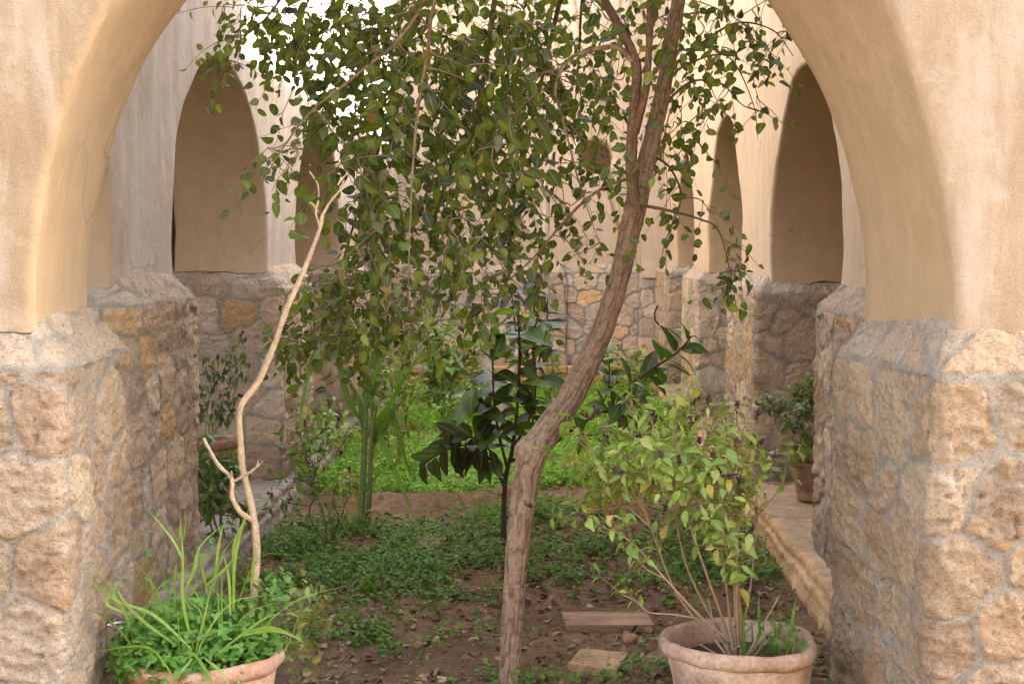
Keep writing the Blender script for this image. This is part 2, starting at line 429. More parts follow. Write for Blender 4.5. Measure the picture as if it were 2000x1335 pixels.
def stone_base(parent, path, z0, zc, zt, inset, res, seed, tint=(1, 1, 1), name="stone_base", closed=True, mortar=(.405, .35, .285), sizes=(.215, .165)):
    path = np.asarray(path, float); n = len(path)
    segs = n if closed else n - 1
    d = unit(np.roll(path, -1, 0) - path); 
    if not closed: d[-1] = d[-2]
    out = np.stack([d[:, 1], -d[:, 0]], -1)          # right-hand side of travel
    pin = np.roll(out, 1, 0).copy()
    if not closed: pin[0] = out[0]
    mit = out + pin; mit = mit / np.maximum((mit * out).sum(-1, keepdims=True), .2)
    prof = [(z, 0.0, z, False) for z in np.linspace(z0, zc, max(3, int((zc - z0) / res)))]
    sl = math.hypot(zt - zc, inset); ns = max(4, int(sl / res))
    for k in range(1, ns + 1):
        f = k / ns; prof.append((zc + (zt - zc) * f, inset * f, zc + sl * f, True))
    prof.append((zt + .004, inset + .05, zc + sl + .05, True))
    pz = np.array([q[0] for q in prof]); po = np.array([q[1] for q in prof]); pl = np.array([q[2] for q in prof]); pc = np.array([q[3] for q in prof])
    XY, NR, SS = [], [], []; acc = 0
    for i in range(segs):
        j = (i + 1) % n; Ls = np.linalg.norm(path[j] - path[i]); m = max(3, int(Ls / res))
        t = np.linspace(0, 1, m, endpoint=(not closed and i == segs - 1))
        A = path[i][None] - mit[i][None] * po[:, None]; B = path[j][None] - mit[j][None] * po[:, None]
        XY.append(A[:, None] * (1 - t)[None, :, None] + B[:, None] * t[None, :, None])
        dd0, dd1 = t * Ls, (1 - t) * Ls
        w0, w1 = .5 * np.clip(1 - dd0 / .03, 0, 1), .5 * np.clip(1 - dd1 / .03, 0, 1)
        nn = out[i][None] * (1 - w0 - w1)[:, None] + pin[i][None] * w0[:, None] + out[j if closed or j < segs else i][None] * w1[:, None]
        cr = .014 * (np.clip(1 - dd0 / .03, 0, 1) ** 2 + np.clip(1 - dd1 / .03, 0, 1) ** 2)
        NR.append(np.concatenate([unit(nn), cr[:, None]], -1)); SS.append(acc + dd0); acc += Ls
    XY = np.concatenate(XY, 1); NR = np.concatenate(NR, 0); SS = np.concatenate(SS)
    H, Wd = XY.shape[:2]
    pts = np.concatenate([XY, np.broadcast_to(pz[:, None, None], (H, Wd, 1))], -1)
    nrm = np.zeros((H, Wd, 3)); nrm[..., :2] = NR[None, :, :2]
    slope = inset / sl; nrm[pc, :, 2] = slope; nrm[pc, :, :2] *= (zt - zc) / sl
    pts[..., :2] -= NR[None, :, :2] * NR[None, :, 2:3]
    s2 = np.broadcast_to(SS[None], (H, Wd)); z2 = np.broadcast_to((pl + np.where(pc, 3.0, 0))[:, None], (H, Wd))
    # close the wrap-around column by repeating the first column
    if closed:
        pts = np.concatenate([pts, pts[:, :1]], 1); nrm = np.concatenate([nrm, nrm[:, :1]], 1)
        s2 = np.concatenate([s2, np.full((H, 1), acc)], 1); z2 = np.concatenate([z2, z2[:, :1]], 1)
    # gentle bulge of the hand-laid face
    bul = .012 * fbm(pts + seed, .5, seed + 71, 2); pts = pts + nrm * bul[..., None]
    g = Geo()
    jn = np.broadcast_to((pl - zc)[:, None], s2.shape)
    cm = np.broadcast_to(pc[:, None], s2.shape)
    foot_tone = .72 + .28 * ss(-.02, .35, pts[..., 2] - z0 + .1 * fbm(pts, .25, seed + 81, 2))  # stone and mortar get darker towards the foot
    stone_surface(g, pts, nrm, s2, z2, cm, jn, seed, tint, *sizes, mortar=mortar, dark_low=foot_tone)
    return g.build(name, M_stone, parent, extra="mortar")

# ------------------------------------------------------------------ plaster walls with arches
def arch_wall(parent, mapf, bays, T, z0, zT, m, name="plaster", M=72, rings=8, r=.022, rough=.012, J=10, nar=.05):
    """bays: (sL, sR, opening or None); opening = (c, a, h, c2, a2, h2, t0) front and back outline, t0 start angle"""
    g = Geo()
    def disp(p):
        p = np.asarray(p)
        k = np.stack([fbm(p, .4, 5, 2), fbm(p, .4, 6, 2), fbm(p, .4, 7, 2)], -1) * rough
        low = (1 - ss(0, .05, p[..., 2] - z0)) * (.010 * vn(p, .13, 12) + .006 * vn(p, .045, 13) - .008)
        return p + k + np.stack([vn(p, .09, 8) * rough * .3, vn(p, .09, 9) * rough * .3, low], -1)
    for sL, sR, op in bays:
        nside, ntop = 26, M - 52
        if op is None:
            for dep in (0, T):
                sx = np.linspace(sL, sR, 14); zz = np.linspace(z0, zT, nside)
                G = np.array([[mapf(s, z, dep) for s in sx] for z in zz]); g.grid(disp(G))
        else:
            c, a, h, c2, a2, h2, t0 = op
            half = t0 > .1
            if half: nl = 0
            else: nl = nside
            Mt = M if not half else nside + ntop
            t = np.linspace(t0, math.pi, Mt)
            def outline(c, a, h):
                narrow = 1 - nar * np.clip(1 - np.sin(t) / .5, 0, 1) ** 2
                x = c - a * np.cos(t) * narrow; z = z0 + h * np.sin(t)
                tx, tz = np.gradient(x), np.gradient(z); ln = np.hypot(tx, tz)
                nx, nz = -tz / ln, tx / ln
                nz = np.where(np.sin(t) < .02, 0, nz)
                return x, z, nx, nz
            bs = np.concatenate([np.full(nl, sL), np.linspace(sL, sR, ntop), np.full(nside, sR)])
            bz = np.concatenate([np.linspace(z0, zT, nl) if nl else [], np.full(ntop, zT), np.linspace(zT, z0, nside)])
            rows = []
            def face(c, a, h, flip):
                x, z, nx, nz = outline(c, a, h); R_ = []
                for al in np.linspace(0, math.pi / 2, 5):
                    o = r * (1 - math.cos(al)); n = r * (1 - math.sin(al))
                    R_.append((x + nx * o, z + nz * o, n))
                for f in (np.arange(1, rings + 1) / rings) ** 1.3:
                    xo, zo = x + nx * r, z + nz * r
                    R_.append((xo + (bs - xo) * f, zo + (bz - zo) * f, 0))
                return [[np.array(mapf(s, q, (T - n) if flip else n)) for s, q in zip(A, B)] for A, B, n in R_]
            front = face(c, a, h, False); back = face(c2, a2, h2, True)
            s0, s1 = np.array(front[0]), np.array(back[0])
            sof = [s0 * (1 - f) + s1 * f for f in np.linspace(0, 1, J + 1)][1:-1]
            nf_, nb_ = len(front), len(back)
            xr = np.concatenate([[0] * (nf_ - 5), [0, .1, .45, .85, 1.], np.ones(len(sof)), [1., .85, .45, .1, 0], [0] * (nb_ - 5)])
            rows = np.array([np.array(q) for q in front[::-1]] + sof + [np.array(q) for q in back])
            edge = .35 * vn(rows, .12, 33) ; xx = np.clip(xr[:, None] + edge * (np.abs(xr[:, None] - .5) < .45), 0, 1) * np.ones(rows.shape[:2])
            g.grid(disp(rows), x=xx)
        sx = np.linspace(sL, sR, 14)
        g.grid(disp(np.array([[mapf(s, zT, d) for s in sx] for d in (0, T / 2, T)])))
    for s_ in (bays[0][0], bays[-1][1]):
        g.grid(np.array([[mapf(s_, z, d) for d in (0, T)] for z in (z0, zT)]))
    return g.build(name, m, parent, weld=True)

# ---- front arch (the wall the camera looks through)
FR = thing("arched_wall", (0, 3.95, 0), "tan plastered wall with the large open archway framing the garden, on rough stone piers", "wall")
mf = lambda s, z, n: (s, 3.65 + n, z)
ZB = 1.23
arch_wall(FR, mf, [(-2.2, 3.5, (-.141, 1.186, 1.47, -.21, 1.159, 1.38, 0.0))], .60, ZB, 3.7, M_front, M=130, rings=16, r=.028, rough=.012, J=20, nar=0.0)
stone_base(FR, [(2.6, 4.31), (.875, 4.31), (.985, 3.59), (2.6, 3.59)], -.05, 1.125, ZB + .03, .085, .0052, 3, (.88, .855, .81), sizes=(.24, .185))
stone_base(FR, [(-2.2, 4.31), (-2.2, 3.59), (-1.24, 3.59), (-1.272, 4.31)], -.05, 1.135, ZB + .03, .095, .0052, 8, (.88, .855, .81), sizes=(.24, .185))

# ---- right and left arcades
XR, XL, TH = 1.24, -1.55, .52
RW = thing("arcade", (XR, 9.6, 0), "warm tan arcade on the right side of the garden, round arches on stone piers", "arcade")
LW = thing("arcade", (XL, 9.6, 0), "pale greyish plaster arcade on the left side of the garden, round arches on stone piers", "arcade")
mr = lambda s, z, n: (XR + n, s, z)
ml = lambda s, z, n: (XL - n, s, z)
AH = 1.08
def op(c, a, h=AH, t0=0.0): return (c, a, h, c, a, h, t0)
Rb = [(4.25, 5.5, op(4.25, .80, AH, math.pi / 2)), (5.5, 8.5, op(6.98, .985, 1.06)), (8.5, 11.45, op(9.97, .985, 1.08)), (11.45, 14.0, op(12.75, .82, 1.02)), (14.0, 15.02, None)]
Lb = [(4.25, 5.49, op(4.25, .86, AH, math.pi / 2)), (5.49, 8.38, op(6.895, 1.05, 1.05)), (8.38, 11.3, op(9.8, .985, 1.02)), (11.3, 14.2, op(12.75, .98, 1.01)), (14.2, 15.02, None)]
ZR, ZL = 1.26, 1.31
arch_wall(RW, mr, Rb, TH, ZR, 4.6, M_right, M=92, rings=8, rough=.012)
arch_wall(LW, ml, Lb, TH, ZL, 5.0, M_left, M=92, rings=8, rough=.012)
LED = .145
def piers(parent, X, sg, edges, seed0, tint):
    for k, (y0, y1) in enumerate(edges):
        xf, xb = X - sg * .085, X + sg * (TH + .06)
        if sg > 0: path = [(xb, y1), (xf, y1), (xf, y0), (xb, y0)]
        else: path = [(xb, y1), (xb, y0), (xf, y0), (xf, y1)]
        zt = ZR if sg > 0 else ZL
        stone_base(parent, path, LED - .03, zt - .075, zt + .02, .085, .009 if y0 < 8 else .0125, seed0 + k, tint)
def edges(bays, grow=.045):
    ed = []; lo = None
    for sL, sR, o in bays:
        if o is None:
            continue
        if lo is not None: ed.append((lo - grow, o[0] - o[1] * .95 + grow - .0))
        lo = o[0] + o[1] * .95
    ed.append((lo - grow, 15.0)); return ed
piers(RW, XR, 1, edges(Rb), 21, (1.16, 1.19, 1.24))
piers(LW, XL, -1, edges(Lb), 41, (1.12, 1.12, 1.14))

# gallery behind each arcade: floor, outer wall, roof belong to the arcade
def gallery(parent, X, sg, m, y0, zr):
    xo = X + sg * 2.3
    g = Geo(); a = np.linspace(y0, 15, 30); b = np.linspace(0, zr, 12)
    for dx in (0, .25):
        g.grid(np.array([[(xo + sg * dx, y, z) for y in a] for z in b]))
    g.grid(np.array([[(xo + sg * d, y, zr) for y in a] for d in (0, .25)]))
    g.build("outer_wall", m, parent)
    g = Geo(); g.box(((X + sg * TH + xo) / 2 + sg * .06, (y0 + 15) / 2, zr + .1 - .3), (abs(xo - X) - TH + .1, 15 - y0, .2), (.4, .3, .2)); g.build("roof", m, parent, smooth=False)
gallery(RW, XR, 1, M_right, 4.27, 2.95)
gallery(LW, XL, -1, M_left, 5.5, 2.95)

# unseen block added over the near right bays to shade the near garden
g = Geo(); g.box((2.43, 6.15, 5.65), (2.36, 3.9, 2.12)); g.build("shade_block", M_right, RW, smooth=False)

# ---- back wall
BW = thing("wall", (0, 15.2, 0), "tan plaster back wall across the end of the garden with two round openings above rubble stone", "wall")
YB = 15.05
def hole_wall():
    """plaster panels with two round openings"""
    g = Geo(); z0, zT = 1.245, 4.7
    def disp(p): return p + np.stack([fbm(p, .5, 5, 2) * 0, fbm(p, .5, 6, 2), fbm(p, .5, 7, 2) * 0], -1) * .014
    ctr = [(P(1165, 306, YB)[0], P(1165, 306, YB)[2], .2), (P(1292, 322, YB)[0] + .03, P(1292, 322, YB)[2], .19)]
    cuts = [-4.2, ctr[0][0] - .33, (ctr[0][0] + ctr[1][0]) / 2, ctr[1][0] + .33, 4.2]
    for k in range(4):
        sL, sR = cuts[k], cuts[k + 1]
        if k in (0, 3):
            sx = np.linspace(sL, sR, 30); zz = np.linspace(z0, zT, 30)
            g.grid(disp(np.array([[(s, YB, z) for s in sx] for z in zz]))); continue
        cx, cz, rr = ctr[k - 1]
        n = 16
        bs = np.concatenate([np.linspace(sL, sR, n), np.full(n, sR), np.linspace(sR, sL, n), np.full(n, sL)])
        bz = np.concatenate([np.full(n, z0), np.linspace(z0, zT, n), np.full(n, zT), np.linspace(zT, z0, n)])
        an = np.arctan2(bz - cz, bs - cx); ex, ez = cx + rr * np.cos(an), cz + rr * np.sin(an)
        rows = [np.stack([ex - .03 * np.cos(an), ez * 0 + YB + .42, ez - .03 * np.sin(an)], -1), np.stack([ex - .02 * np.cos(an), ez * 0 + YB + .02, ez - .02 * np.sin(an)], -1), np.stack([ex + .01 * np.cos(an), ez * 0 + YB, ez + .01 * np.sin(an)], -1)]
        for f in (.2, .5, 1): rows.append(np.stack([ex + (bs - ex) * f, ez * 0 + YB, ez + (bz - ez) * f], -1))
        g.grid(disp(np.array(rows)))
    g.box((0, YB + 1.1, 2.95), (8.4, .3, 3.48))
    g.box((0, YB + .62, zT + .05), (8.4, 1.3, .1))
    for q in (-4.27, 4.27): g.box((q, YB + .62, 2.4), (.13, 1.3, 4.7))
    g.build("plaster", M_back, BW, weld=False)
hole_wall()
x1, x2 = P(1104, 600, 15)[0], P(1248, 600, 15)[0]
stone_base(BW, [(-4.2, YB - .13), (x1, YB - .13), (x1 + .006, YB - .05), (x2, YB - .05), (x2 + .01, YB - .14), (4.2, YB - .14)], -.05, 1.165, 1.262, .05, .0125, 61, (1.28, 1.36, 1.50), closed=False, mortar=(.31, .295, .27))
g = Geo(); g.grid(np.array([[(x, y, z) for y, z in ((YB - .18, 1.12), (YB - .14, 1.3), (YB - .13, 1.9), (YB - .125, 3.7))] for x in (x2 + .01, x2 + .03, XR + .2)]))
g.grid(np.array([[(x2 + .01, y, z) for y in (YB - .13, YB + .02)] for z in (1.2, 3.7)])); g.build("pilaster", M_back, BW, smooth=False)

# ------------------------------------------------------------------ ground
def gz(x, y):
    p = np.stack([np.asarray(x, float), np.asarray(y, float), np.zeros_like(np.asarray(x, float))], -1)
    z = .02 * fbm(p, .6, 91, 3) + .010 * vn(p, .11, 92)
    z = z + .075 * np.exp(-((p[..., 1] - 8.0 - .12 * p[..., 0] + .08 * vn(p, .5, 95)) / .22) ** 2) * ss(-1.3, -.9, p[..., 0]) * (1 - ss(-.25, .15, p[..., 0]))
    z = z + .10 * np.exp(-((p[..., 0] - .42) / .38) ** 2 - ((p[..., 1] - 7.3) / .26) ** 2)
    z = z + .07 * np.exp(-((p[..., 1] - 10.75 + .05 * vn(p, .4, 97)) / .16) ** 2) * (1 - ss(-.3, .2, p[..., 0]))
    inside = ss(-1.6, -1.4, p[..., 0]) * (1 - ss(1.05, 1.25, p[..., 0])) * ss(3.0, 3.6, p[..., 1])
    return z * (.15 + .85 * inside)
xs = np.concatenate([[-150, -60, -25, -10, -5, -3, -2.2, -1.8], np.arange(-1.6, 1.4, .022), [1.8, 2.2, 3, 5, 10, 25, 60, 150]])
ys = np.concatenate([[-150, -60, -25, -10, -4, 0, 1.5, 2.4], np.arange(3, 15.3, .03), [17, 22, 40, 80, 200]])
X, Y = np.meshgrid(xs, ys); Z = gz(X, Y)
p3 = np.stack([X, Y, Z * 0], -1)
c = np.array((.19, .118, .070))[None, None] * (1 + .30 * fbm(p3, .45, 77, 3))[..., None]
red = ss(.1, .5, fbm(p3, .7, 78, 3))[..., None]; c = c * (1 - .5 * red) + np.array((.25, .145, .078)) * .5 * red
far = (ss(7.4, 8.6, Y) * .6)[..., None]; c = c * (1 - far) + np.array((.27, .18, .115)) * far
out = np.maximum(1 - ss(2.6, 3.4, Y), np.maximum(ss(1.3, 1.8, X), 1 - ss(-1.8, -1.6, X)))[..., None]
c = c * (1 - out) + np.array((.20, .15, .10)) * out
g = Geo(); g.grid(np.stack([X, Y, Z], -1), c)
tag(g.build("ground", M_soil), kind="structure")

# ---- ledges (plinths the arcades stand on)
def ledge(name, label, x_front, sg, X_in, col, seed, step=True, y0=4.28, y1=14.9, z_top=LED):
    o = thing(name, (x_front, (y0 + y1) / 2, 0), label, "ledge")
    yy = np.arange(y0, y1, .018)
    prof = []   # (out distance, z): from foot to top then inward
    fr = np.linspace(-.06, z_top - .055, 9)
    for z in fr: prof.append((.038 if z < .05 else .022, z))
    for q in ((.018, z_top - .052), (.004, z_top - .045), (.006, z_top - .03), (.005, z_top - .012), (-.002, z_top - .003), (-.012, z_top)): prof.append(q)
    nf = len(prof)
    for d in np.linspace(.03, abs(X_in - x_front), 26) if abs(X_in - x_front) < 1 else np.concatenate([np.arange(.03, .8, .03), np.linspace(.85, abs(X_in - x_front), 8)]): prof.append((-d, z_top))
    pr = np.array(prof); G = np.zeros((len(pr), len(yy), 3))
    G[..., 0] = x_front - sg * pr[:, :1]; G[..., 1] = yy[None]; G[..., 2] = pr[:, 1:]
    n = G + seed
    ero = fbm(n, .16, seed, 3); k = (np.arange(len(pr)) < nf)[:, None]
    G[..., 0] += sg * np.where(k, .020 * ero + .009 * vn(n, .035, seed + 2), 0)
    G[..., 2] += np.where(k & (pr[:, 1:] < z_top - .01), 0, .009 * ero + .006 * vn(n, .05, seed + 3))
    # block joints
    ph = (yy / .43 + .12 * np.sin(yy * 3)) % 1; jt = np.exp(-((np.minimum(ph, 1 - ph) * .43) / .008) ** 2)[None]
    G[..., 0] += sg * np.where(k, .010 * jt, 0); G[..., 2] -= np.where(k, 0, .006 * jt)
    blk = np.floor(yy / .43 + .12 * np.sin(yy * 3)).astype(np.int64); br = _h(blk, blk * 0, blk * 0 + seed, seed)
    cc = np.array(col)[None, None] * (.85 + .3 * br)[None, :, None] * (1 + .2 * ero)[..., None]
    if sg > 0: cc = np.where(k[..., None], cc * np.array((1.12, 1.02, .85)), cc)
    cc = cc * (1 - .45 * jt * np.ones((len(pr), 1)))[..., None]
    gg = Geo(); gg.grid(G, cc); gg.build("slab", M_ledge, o)
    return o
ledge("stone_ledge", "rough ochre sandstone ledge along the foot of the right arcade, eroded edge", 1.085, 1, XR + 2.35, (.40, .29, .19), 201)
ledge("stone_ledge", "grey concrete ledge along the foot of the left arcade", -1.415, -1, XL - 2.35, (.29, .24, .19), 231)
o = thing("stone_ledge", (0, 14.6, 0), "low golden sandstone kerb of blocks at the foot of the back wall", "ledge")
g = Geo(); random.seed(4)
x = -1.4
while x < 1.07:
    wd = random.uniform(.3, .42); x2_ = min(x + wd, 1.07)
    kk = random.uniform(.85, 1.15)
    g.box(((x + x2_) / 2, 14.75, .045), (x2_ - x - .008, .28, .17), (.47 * kk, .29 * kk, .13 * kk)); x = x2_
g.box((-.165, 14.76, .13), (2.46, .27, .05), (.55, .45, .32))
x = -1.4
while x < 1.07:
    wd = random.uniform(.45, .6); x2_ = min(x + wd, 1.07); kk = random.uniform(.9, 1.1)
    g.box(((x + x2_) / 2, 14.745, .175), (x2_ - x - .01, .30, .05), (.50 * kk, .33 * kk, .17 * kk)); x = x2_
g.build("slab", M_ledge, o, smooth=False)

# ------------------------------------------------------------------ generic woody plant helpers
def px(pts): return np.array([P(*q) for q in pts])

def rough_tube(g, pts, rad, n, col, col2, depth=.004, wob=.0, knots=(), fur=.022, seed=0, dark=.8):
    """trunk with lengthwise furrows"""
    pts = np.asarray(pts, float); m = len(pts)
    t = unit(np.gradient(pts, axis=0)); nn = unit(np.cross(t[0], (0, 1., 0))); NN = []
    for k in range(m): nn = unit(nn - t[k] * np.dot(nn, t[k])); NN.append(nn)
    NN = np.array(NN); B = np.cross(t, NN); ang = np.linspace(0, 2 * math.pi, n, endpoint=False)
    al = np.concatenate([[0], np.cumsum(np.linalg.norm(np.diff(pts, axis=0), axis=1))])
    D = np.cos(ang)[None, :, None] * NN[:, None] + np.sin(ang)[None, :, None] * B[:, None]
    rr = np.asarray(rad)[:, None] * np.ones((1, n))
    rc = float(np.mean(rad))
    q = np.stack([np.cos(ang)[None] * rc + 0 * rr, np.sin(ang)[None] * rc + 0 * rr, al[:, None] + 0 * rr], -1)
    sw = .5 * vn(q, (fur * 3, fur * 3, .06), seed + 4)
    q2 = q + sw[..., None] * fur
    a = 1 - np.abs(vn(q2, (fur, fur, fur * 5), seed)); b = 1 - np.abs(vn(q2, (fur * .55, fur * .55, fur * 2.2), seed + 1))
    gro = ss(.72, .97, a) * .8 + ss(.75, 1, b) * .35
    rr = rr + depth * (-.9 * gro + .4 * fbm(q, .04, seed + 2, 2)) + rc * .05 * fbm(q, (.2, .2, .3), seed + 3, 2)
    for (pos, wd, amp, dv) in knots:
        dvec = unit(np.asarray(dv, float))
        rr = rr + amp * np.exp(-((al[:, None] - pos) / wd) ** 2) * np.clip((D * dvec).sum(-1), 0, 1) ** 2
    G = pts[:, None] + rr[..., None] * D
    c1, c2 = np.array(col, float), np.array(col2, float)
    if c1.ndim == 2: c1, c2 = c1[:, None], c2[:, None]
    f = (.5 + .5 * fbm(q, (.05, .05, .12), seed + 6, 2))[..., None]
    g.grid(G, c1 * (1 - f) + c2 * f, np.clip(gro, 0, 1) * dark, closed=True)

def sprig(g_leaf, g_twig, base, d, length, L, cols, wts, shape='oval', gap=.03, droop=.5, rad=.0016, start=.1, pairs=False, hang=.55, twig=(.20, .15, .09), fold=(.0, .5), curl=(.0, .35), simple=False, up=0.0):
    n = max(4, int(length / .03)); p = [np.asarray(base, float)]; d = unit(d)
    for k in range(n):
        d = unit(d + np.array((rng.normal() * .12, rng.normal() * .12, -droop * .12 + rng.normal() * .06))); p.append(p[-1] + d * length / n)
    p = np.array(p); g_twig.tube(p, taper(rad, rad * .45, len(p)), 4, twig, cap=False)
    al = np.linspace(start, 1, max(2, int(length * (1 - start) / gap)))
    pos = np.stack([np.interp(al * n, np.arange(n + 1), p[:, i]) for i in range(3)], -1)
    tan = unit(np.gradient(pos, axis=0)) if len(pos) > 1 else np.array([d])
    if pairs: pos = np.repeat(pos, 2, 0); tan = np.repeat(tan, 2, 0)
    m = len(pos)
    side = unit(np.cross(tan, rng.normal(size=(1, 3))))
    bit = np.cross(tan, side)
    sg = np.where(np.arange(m) % 2 == 0, 1., -1.)
    if pairs:
        ph = (np.arange(m) // 2 % 2) * math.pi / 2
        side = side * np.cos(ph)[:, None] + bit * np.sin(ph)[:, None]
    ld = tan * .35 + side * sg[:, None] * .9 + rng.normal(size=(m, 3)) * .45 + np.array((0, 0, -hang + up))
    nr = rng.normal(size=(m, 3)) * .8 + np.array((0, -.45, .5)) if not pairs else tan * .9 + rng.normal(size=(m, 3)) * .25 + np.array((0, 0, .3))
    Ls = rng.uniform(L[0], L[1], m) * rng.uniform(.75, 1.2, m)
    ld = unit(ld)
    pet = pos + ld * .006
    leaves(g_leaf, pet, ld, nr, Ls, palette(m, cols, wts), shape, fold, curl, simple=simple)
    return p

# ------------------------------------------------------------------ the main tree
TREE = thing("tree", P(994, 1375, 4.62) * np.array((1, 1, 0)), "leaning fruit tree with furrowed trunk and drooping round leaved crown in mid garden", "tree")
Yt = 4.62
T_ = [(992, 1420, Yt, 27), (994, 1335, Yt, 25), (1001, 1210, Yt, 25), (1010, 1080, Yt, 27), (1024, 960, Yt, 30), (1042, 885, Yt, 33), (1078, 830, Yt + .02, 30), (1122, 762, Yt + .04, 28), (1172, 655, Yt + .06, 25), (1206, 555, Yt + .08, 23), (1226, 470, Yt + .1, 23), (1243, 395, Yt + .1, 25), (1264, 312, Yt + .12, 19.5), (1289, 205, Yt + .13, 18), (1309, 100, Yt + .15, 17), (1325, 0, Yt + .16, 16), (1342, -130, Yt + .18, 15), (1350, -330, Yt + .2, 12)]
tp = px([q[:3] for q in T_]); tr = np.array([q[3] * .88 * q[2] / F for q in T_])
cp = curve(tp, 17 * 22); cr = np.interp(np.linspace(0, 1, len(cp)), np.linspace(0, 1, len(tr)), tr)
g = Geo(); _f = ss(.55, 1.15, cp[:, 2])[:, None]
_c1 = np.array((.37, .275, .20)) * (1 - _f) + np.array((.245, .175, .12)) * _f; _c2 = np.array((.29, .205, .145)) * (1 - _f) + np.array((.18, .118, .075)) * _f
al = np.concatenate([[0], np.cumsum(np.linalg.norm(np.diff(cp, axis=0), axis=1))])
kpos = al[np.argmin(np.linalg.norm(cp - P(1042, 885, Yt), axis=1))]
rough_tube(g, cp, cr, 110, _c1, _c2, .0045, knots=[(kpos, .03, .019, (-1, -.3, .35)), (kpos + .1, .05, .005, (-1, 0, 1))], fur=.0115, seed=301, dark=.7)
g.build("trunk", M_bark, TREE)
boughs = []
def bough(pts, r0, r1, name="branch", n=44, fur=.012, col=((.20, .13, .09), (.155, .095, .06))):
    q = curve(px(pts), 60); boughs.append(q)
    gg = Geo(); rough_tube(gg, q, taper(r0, r1, len(q)), n if r0 > .012 else 8, col[0], col[1], min(.004, r0 * .12), fur=fur, seed=int(rng.integers(999)))
    gg.build(name, M_bark, TREE); return q
boughs.append(cp[-160:])
bough([(1244, 410, 4.70), (1233, 340, 4.68), (1236, 240, 4.7), (1243, 130, 4.72), (1210, 55, 4.75), (1180, 0, 4.8), (1120, -110, 4.85), (1020, -220, 4.8), (900, -190, 4.7)], .021, .011)
bough([(1240, 260, 4.70), (1256, 200, 4.66), (1264, 150, 4.66), (1270, 0, 4.7), (1262, -140, 4.75)], .015, .010)
tw = ((.27, .20, .13), (.20, .14, .09))
bough([(1020, -220, 4.8), (905, -150, 4.6), (850, 0, 4.5), (834, 105, 4.48), (812, 250, 4.45), (801, 440, 4.42), (797, 600, 4.42)], .009, .002, col=tw)
bough([(900, -190, 4.7), (740, -130, 4.7), (600, -60, 4.8), (520, 35, 4.85), (455, 95, 4.9), (425, 160, 4.9)], .008, .0015, col=tw)
bough([(905, -150, 4.6), (800, 50, 4.5), (708, 137, 4.5), (606, 220, 4.5), (546, 300, 4.5), (508, 365, 4.5)], .006, .0015, col=tw)
bough([(1020, -220, 4.8), (970, -20, 5.1), (940, 180, 5.2), (895, 370, 5.3), (862, 540, 5.3), (835, 660, 5.3)], .013, .002, col=tw)
bough([(900, -190, 4.7), (800, 60, 5.3), (745, 270, 5.5), (690, 440, 5.5), (645, 600, 5.4), (600, 720, 5.4)], .012, .002)
bough([(1120, -110, 4.85), (1075, 80, 5.6), (1035, 260, 5.9), (1000, 420, 6.0), (985, 560, 6.0)], .011, .002, col=tw)
bough([(1236, 120, 4.72), (1202, 92, 4.72), (1150, 100, 4.75), (1110, 118, 4.8), (1085, 172, 4.82), (1100, 236, 4.82), (1138, 380, 4.82), (1176, 486, 4.82)], .010, .002, col=((.33, .27, .2), (.25, .19, .14)))
bough([(1222, 350, 4.7), (1182, 365, 4.7), (1142, 392, 4.72), (1095, 440, 4.75), (1045, 500, 4.8), (985, 555, 4.85)], .0065, .002)
bough([(1250, 400, 4.72), (1310, 412, 4.75), (1364, 427, 4.8), (1402, 448, 4.82), (1424, 520, 4.82), (1438, 600, 4.82)], .006, .0015)
bough([(1300, 140, 4.78), (1370, 85, 4.9), (1440, 45, 5.0), (1510, 60, 5.05), (1550, 110, 5.05)], .006, .0015)
bough([(1290, 210, 4.75), (1350, 160, 4.85), (1410, 165, 4.9), (1450, 205, 4.95), (1492, 220, 4.95)], .005, .0012)
bough([(1296, 170, 4.78), (1335, 130, 4.85), (1420, 110, 4.9), (1470, 200, 4.9), (1480, 270, 4.9)], .005, .0012)
bough([(1270, 300, 4.75), (1310, 330, 4.9), (1330, 390, 5.0), (1300, 470, 5.0), (1290, 520, 5.0)], .005, .0012)
bough([(1330, -60, 4.8), (1420, -90, 4.9), (1490, -20, 5.0), (1540, 40, 5.1)], .008, .002)
bough([(1262, -140, 4.75), (1150, -60, 5.4), (1130, 120, 5.7), (1120, 260, 5.8)], .008, .002)
BP = np.concatenate(boughs)
def grow(q):
    global BP
    BP = np.concatenate([BP, np.asarray(q)])
GREENS = [(.088, .124, .014), (.066, .097, .016), (.112, .152, .018), (.048, .070, .020), (.17, .20, .03), (.145, .165, .095), (.28, .2, .05), (.036, .055, .026)]
GW = [30, 24, 22, 8, 11, 7, 1.4, 5]
gl, gt = Geo(), Geo()
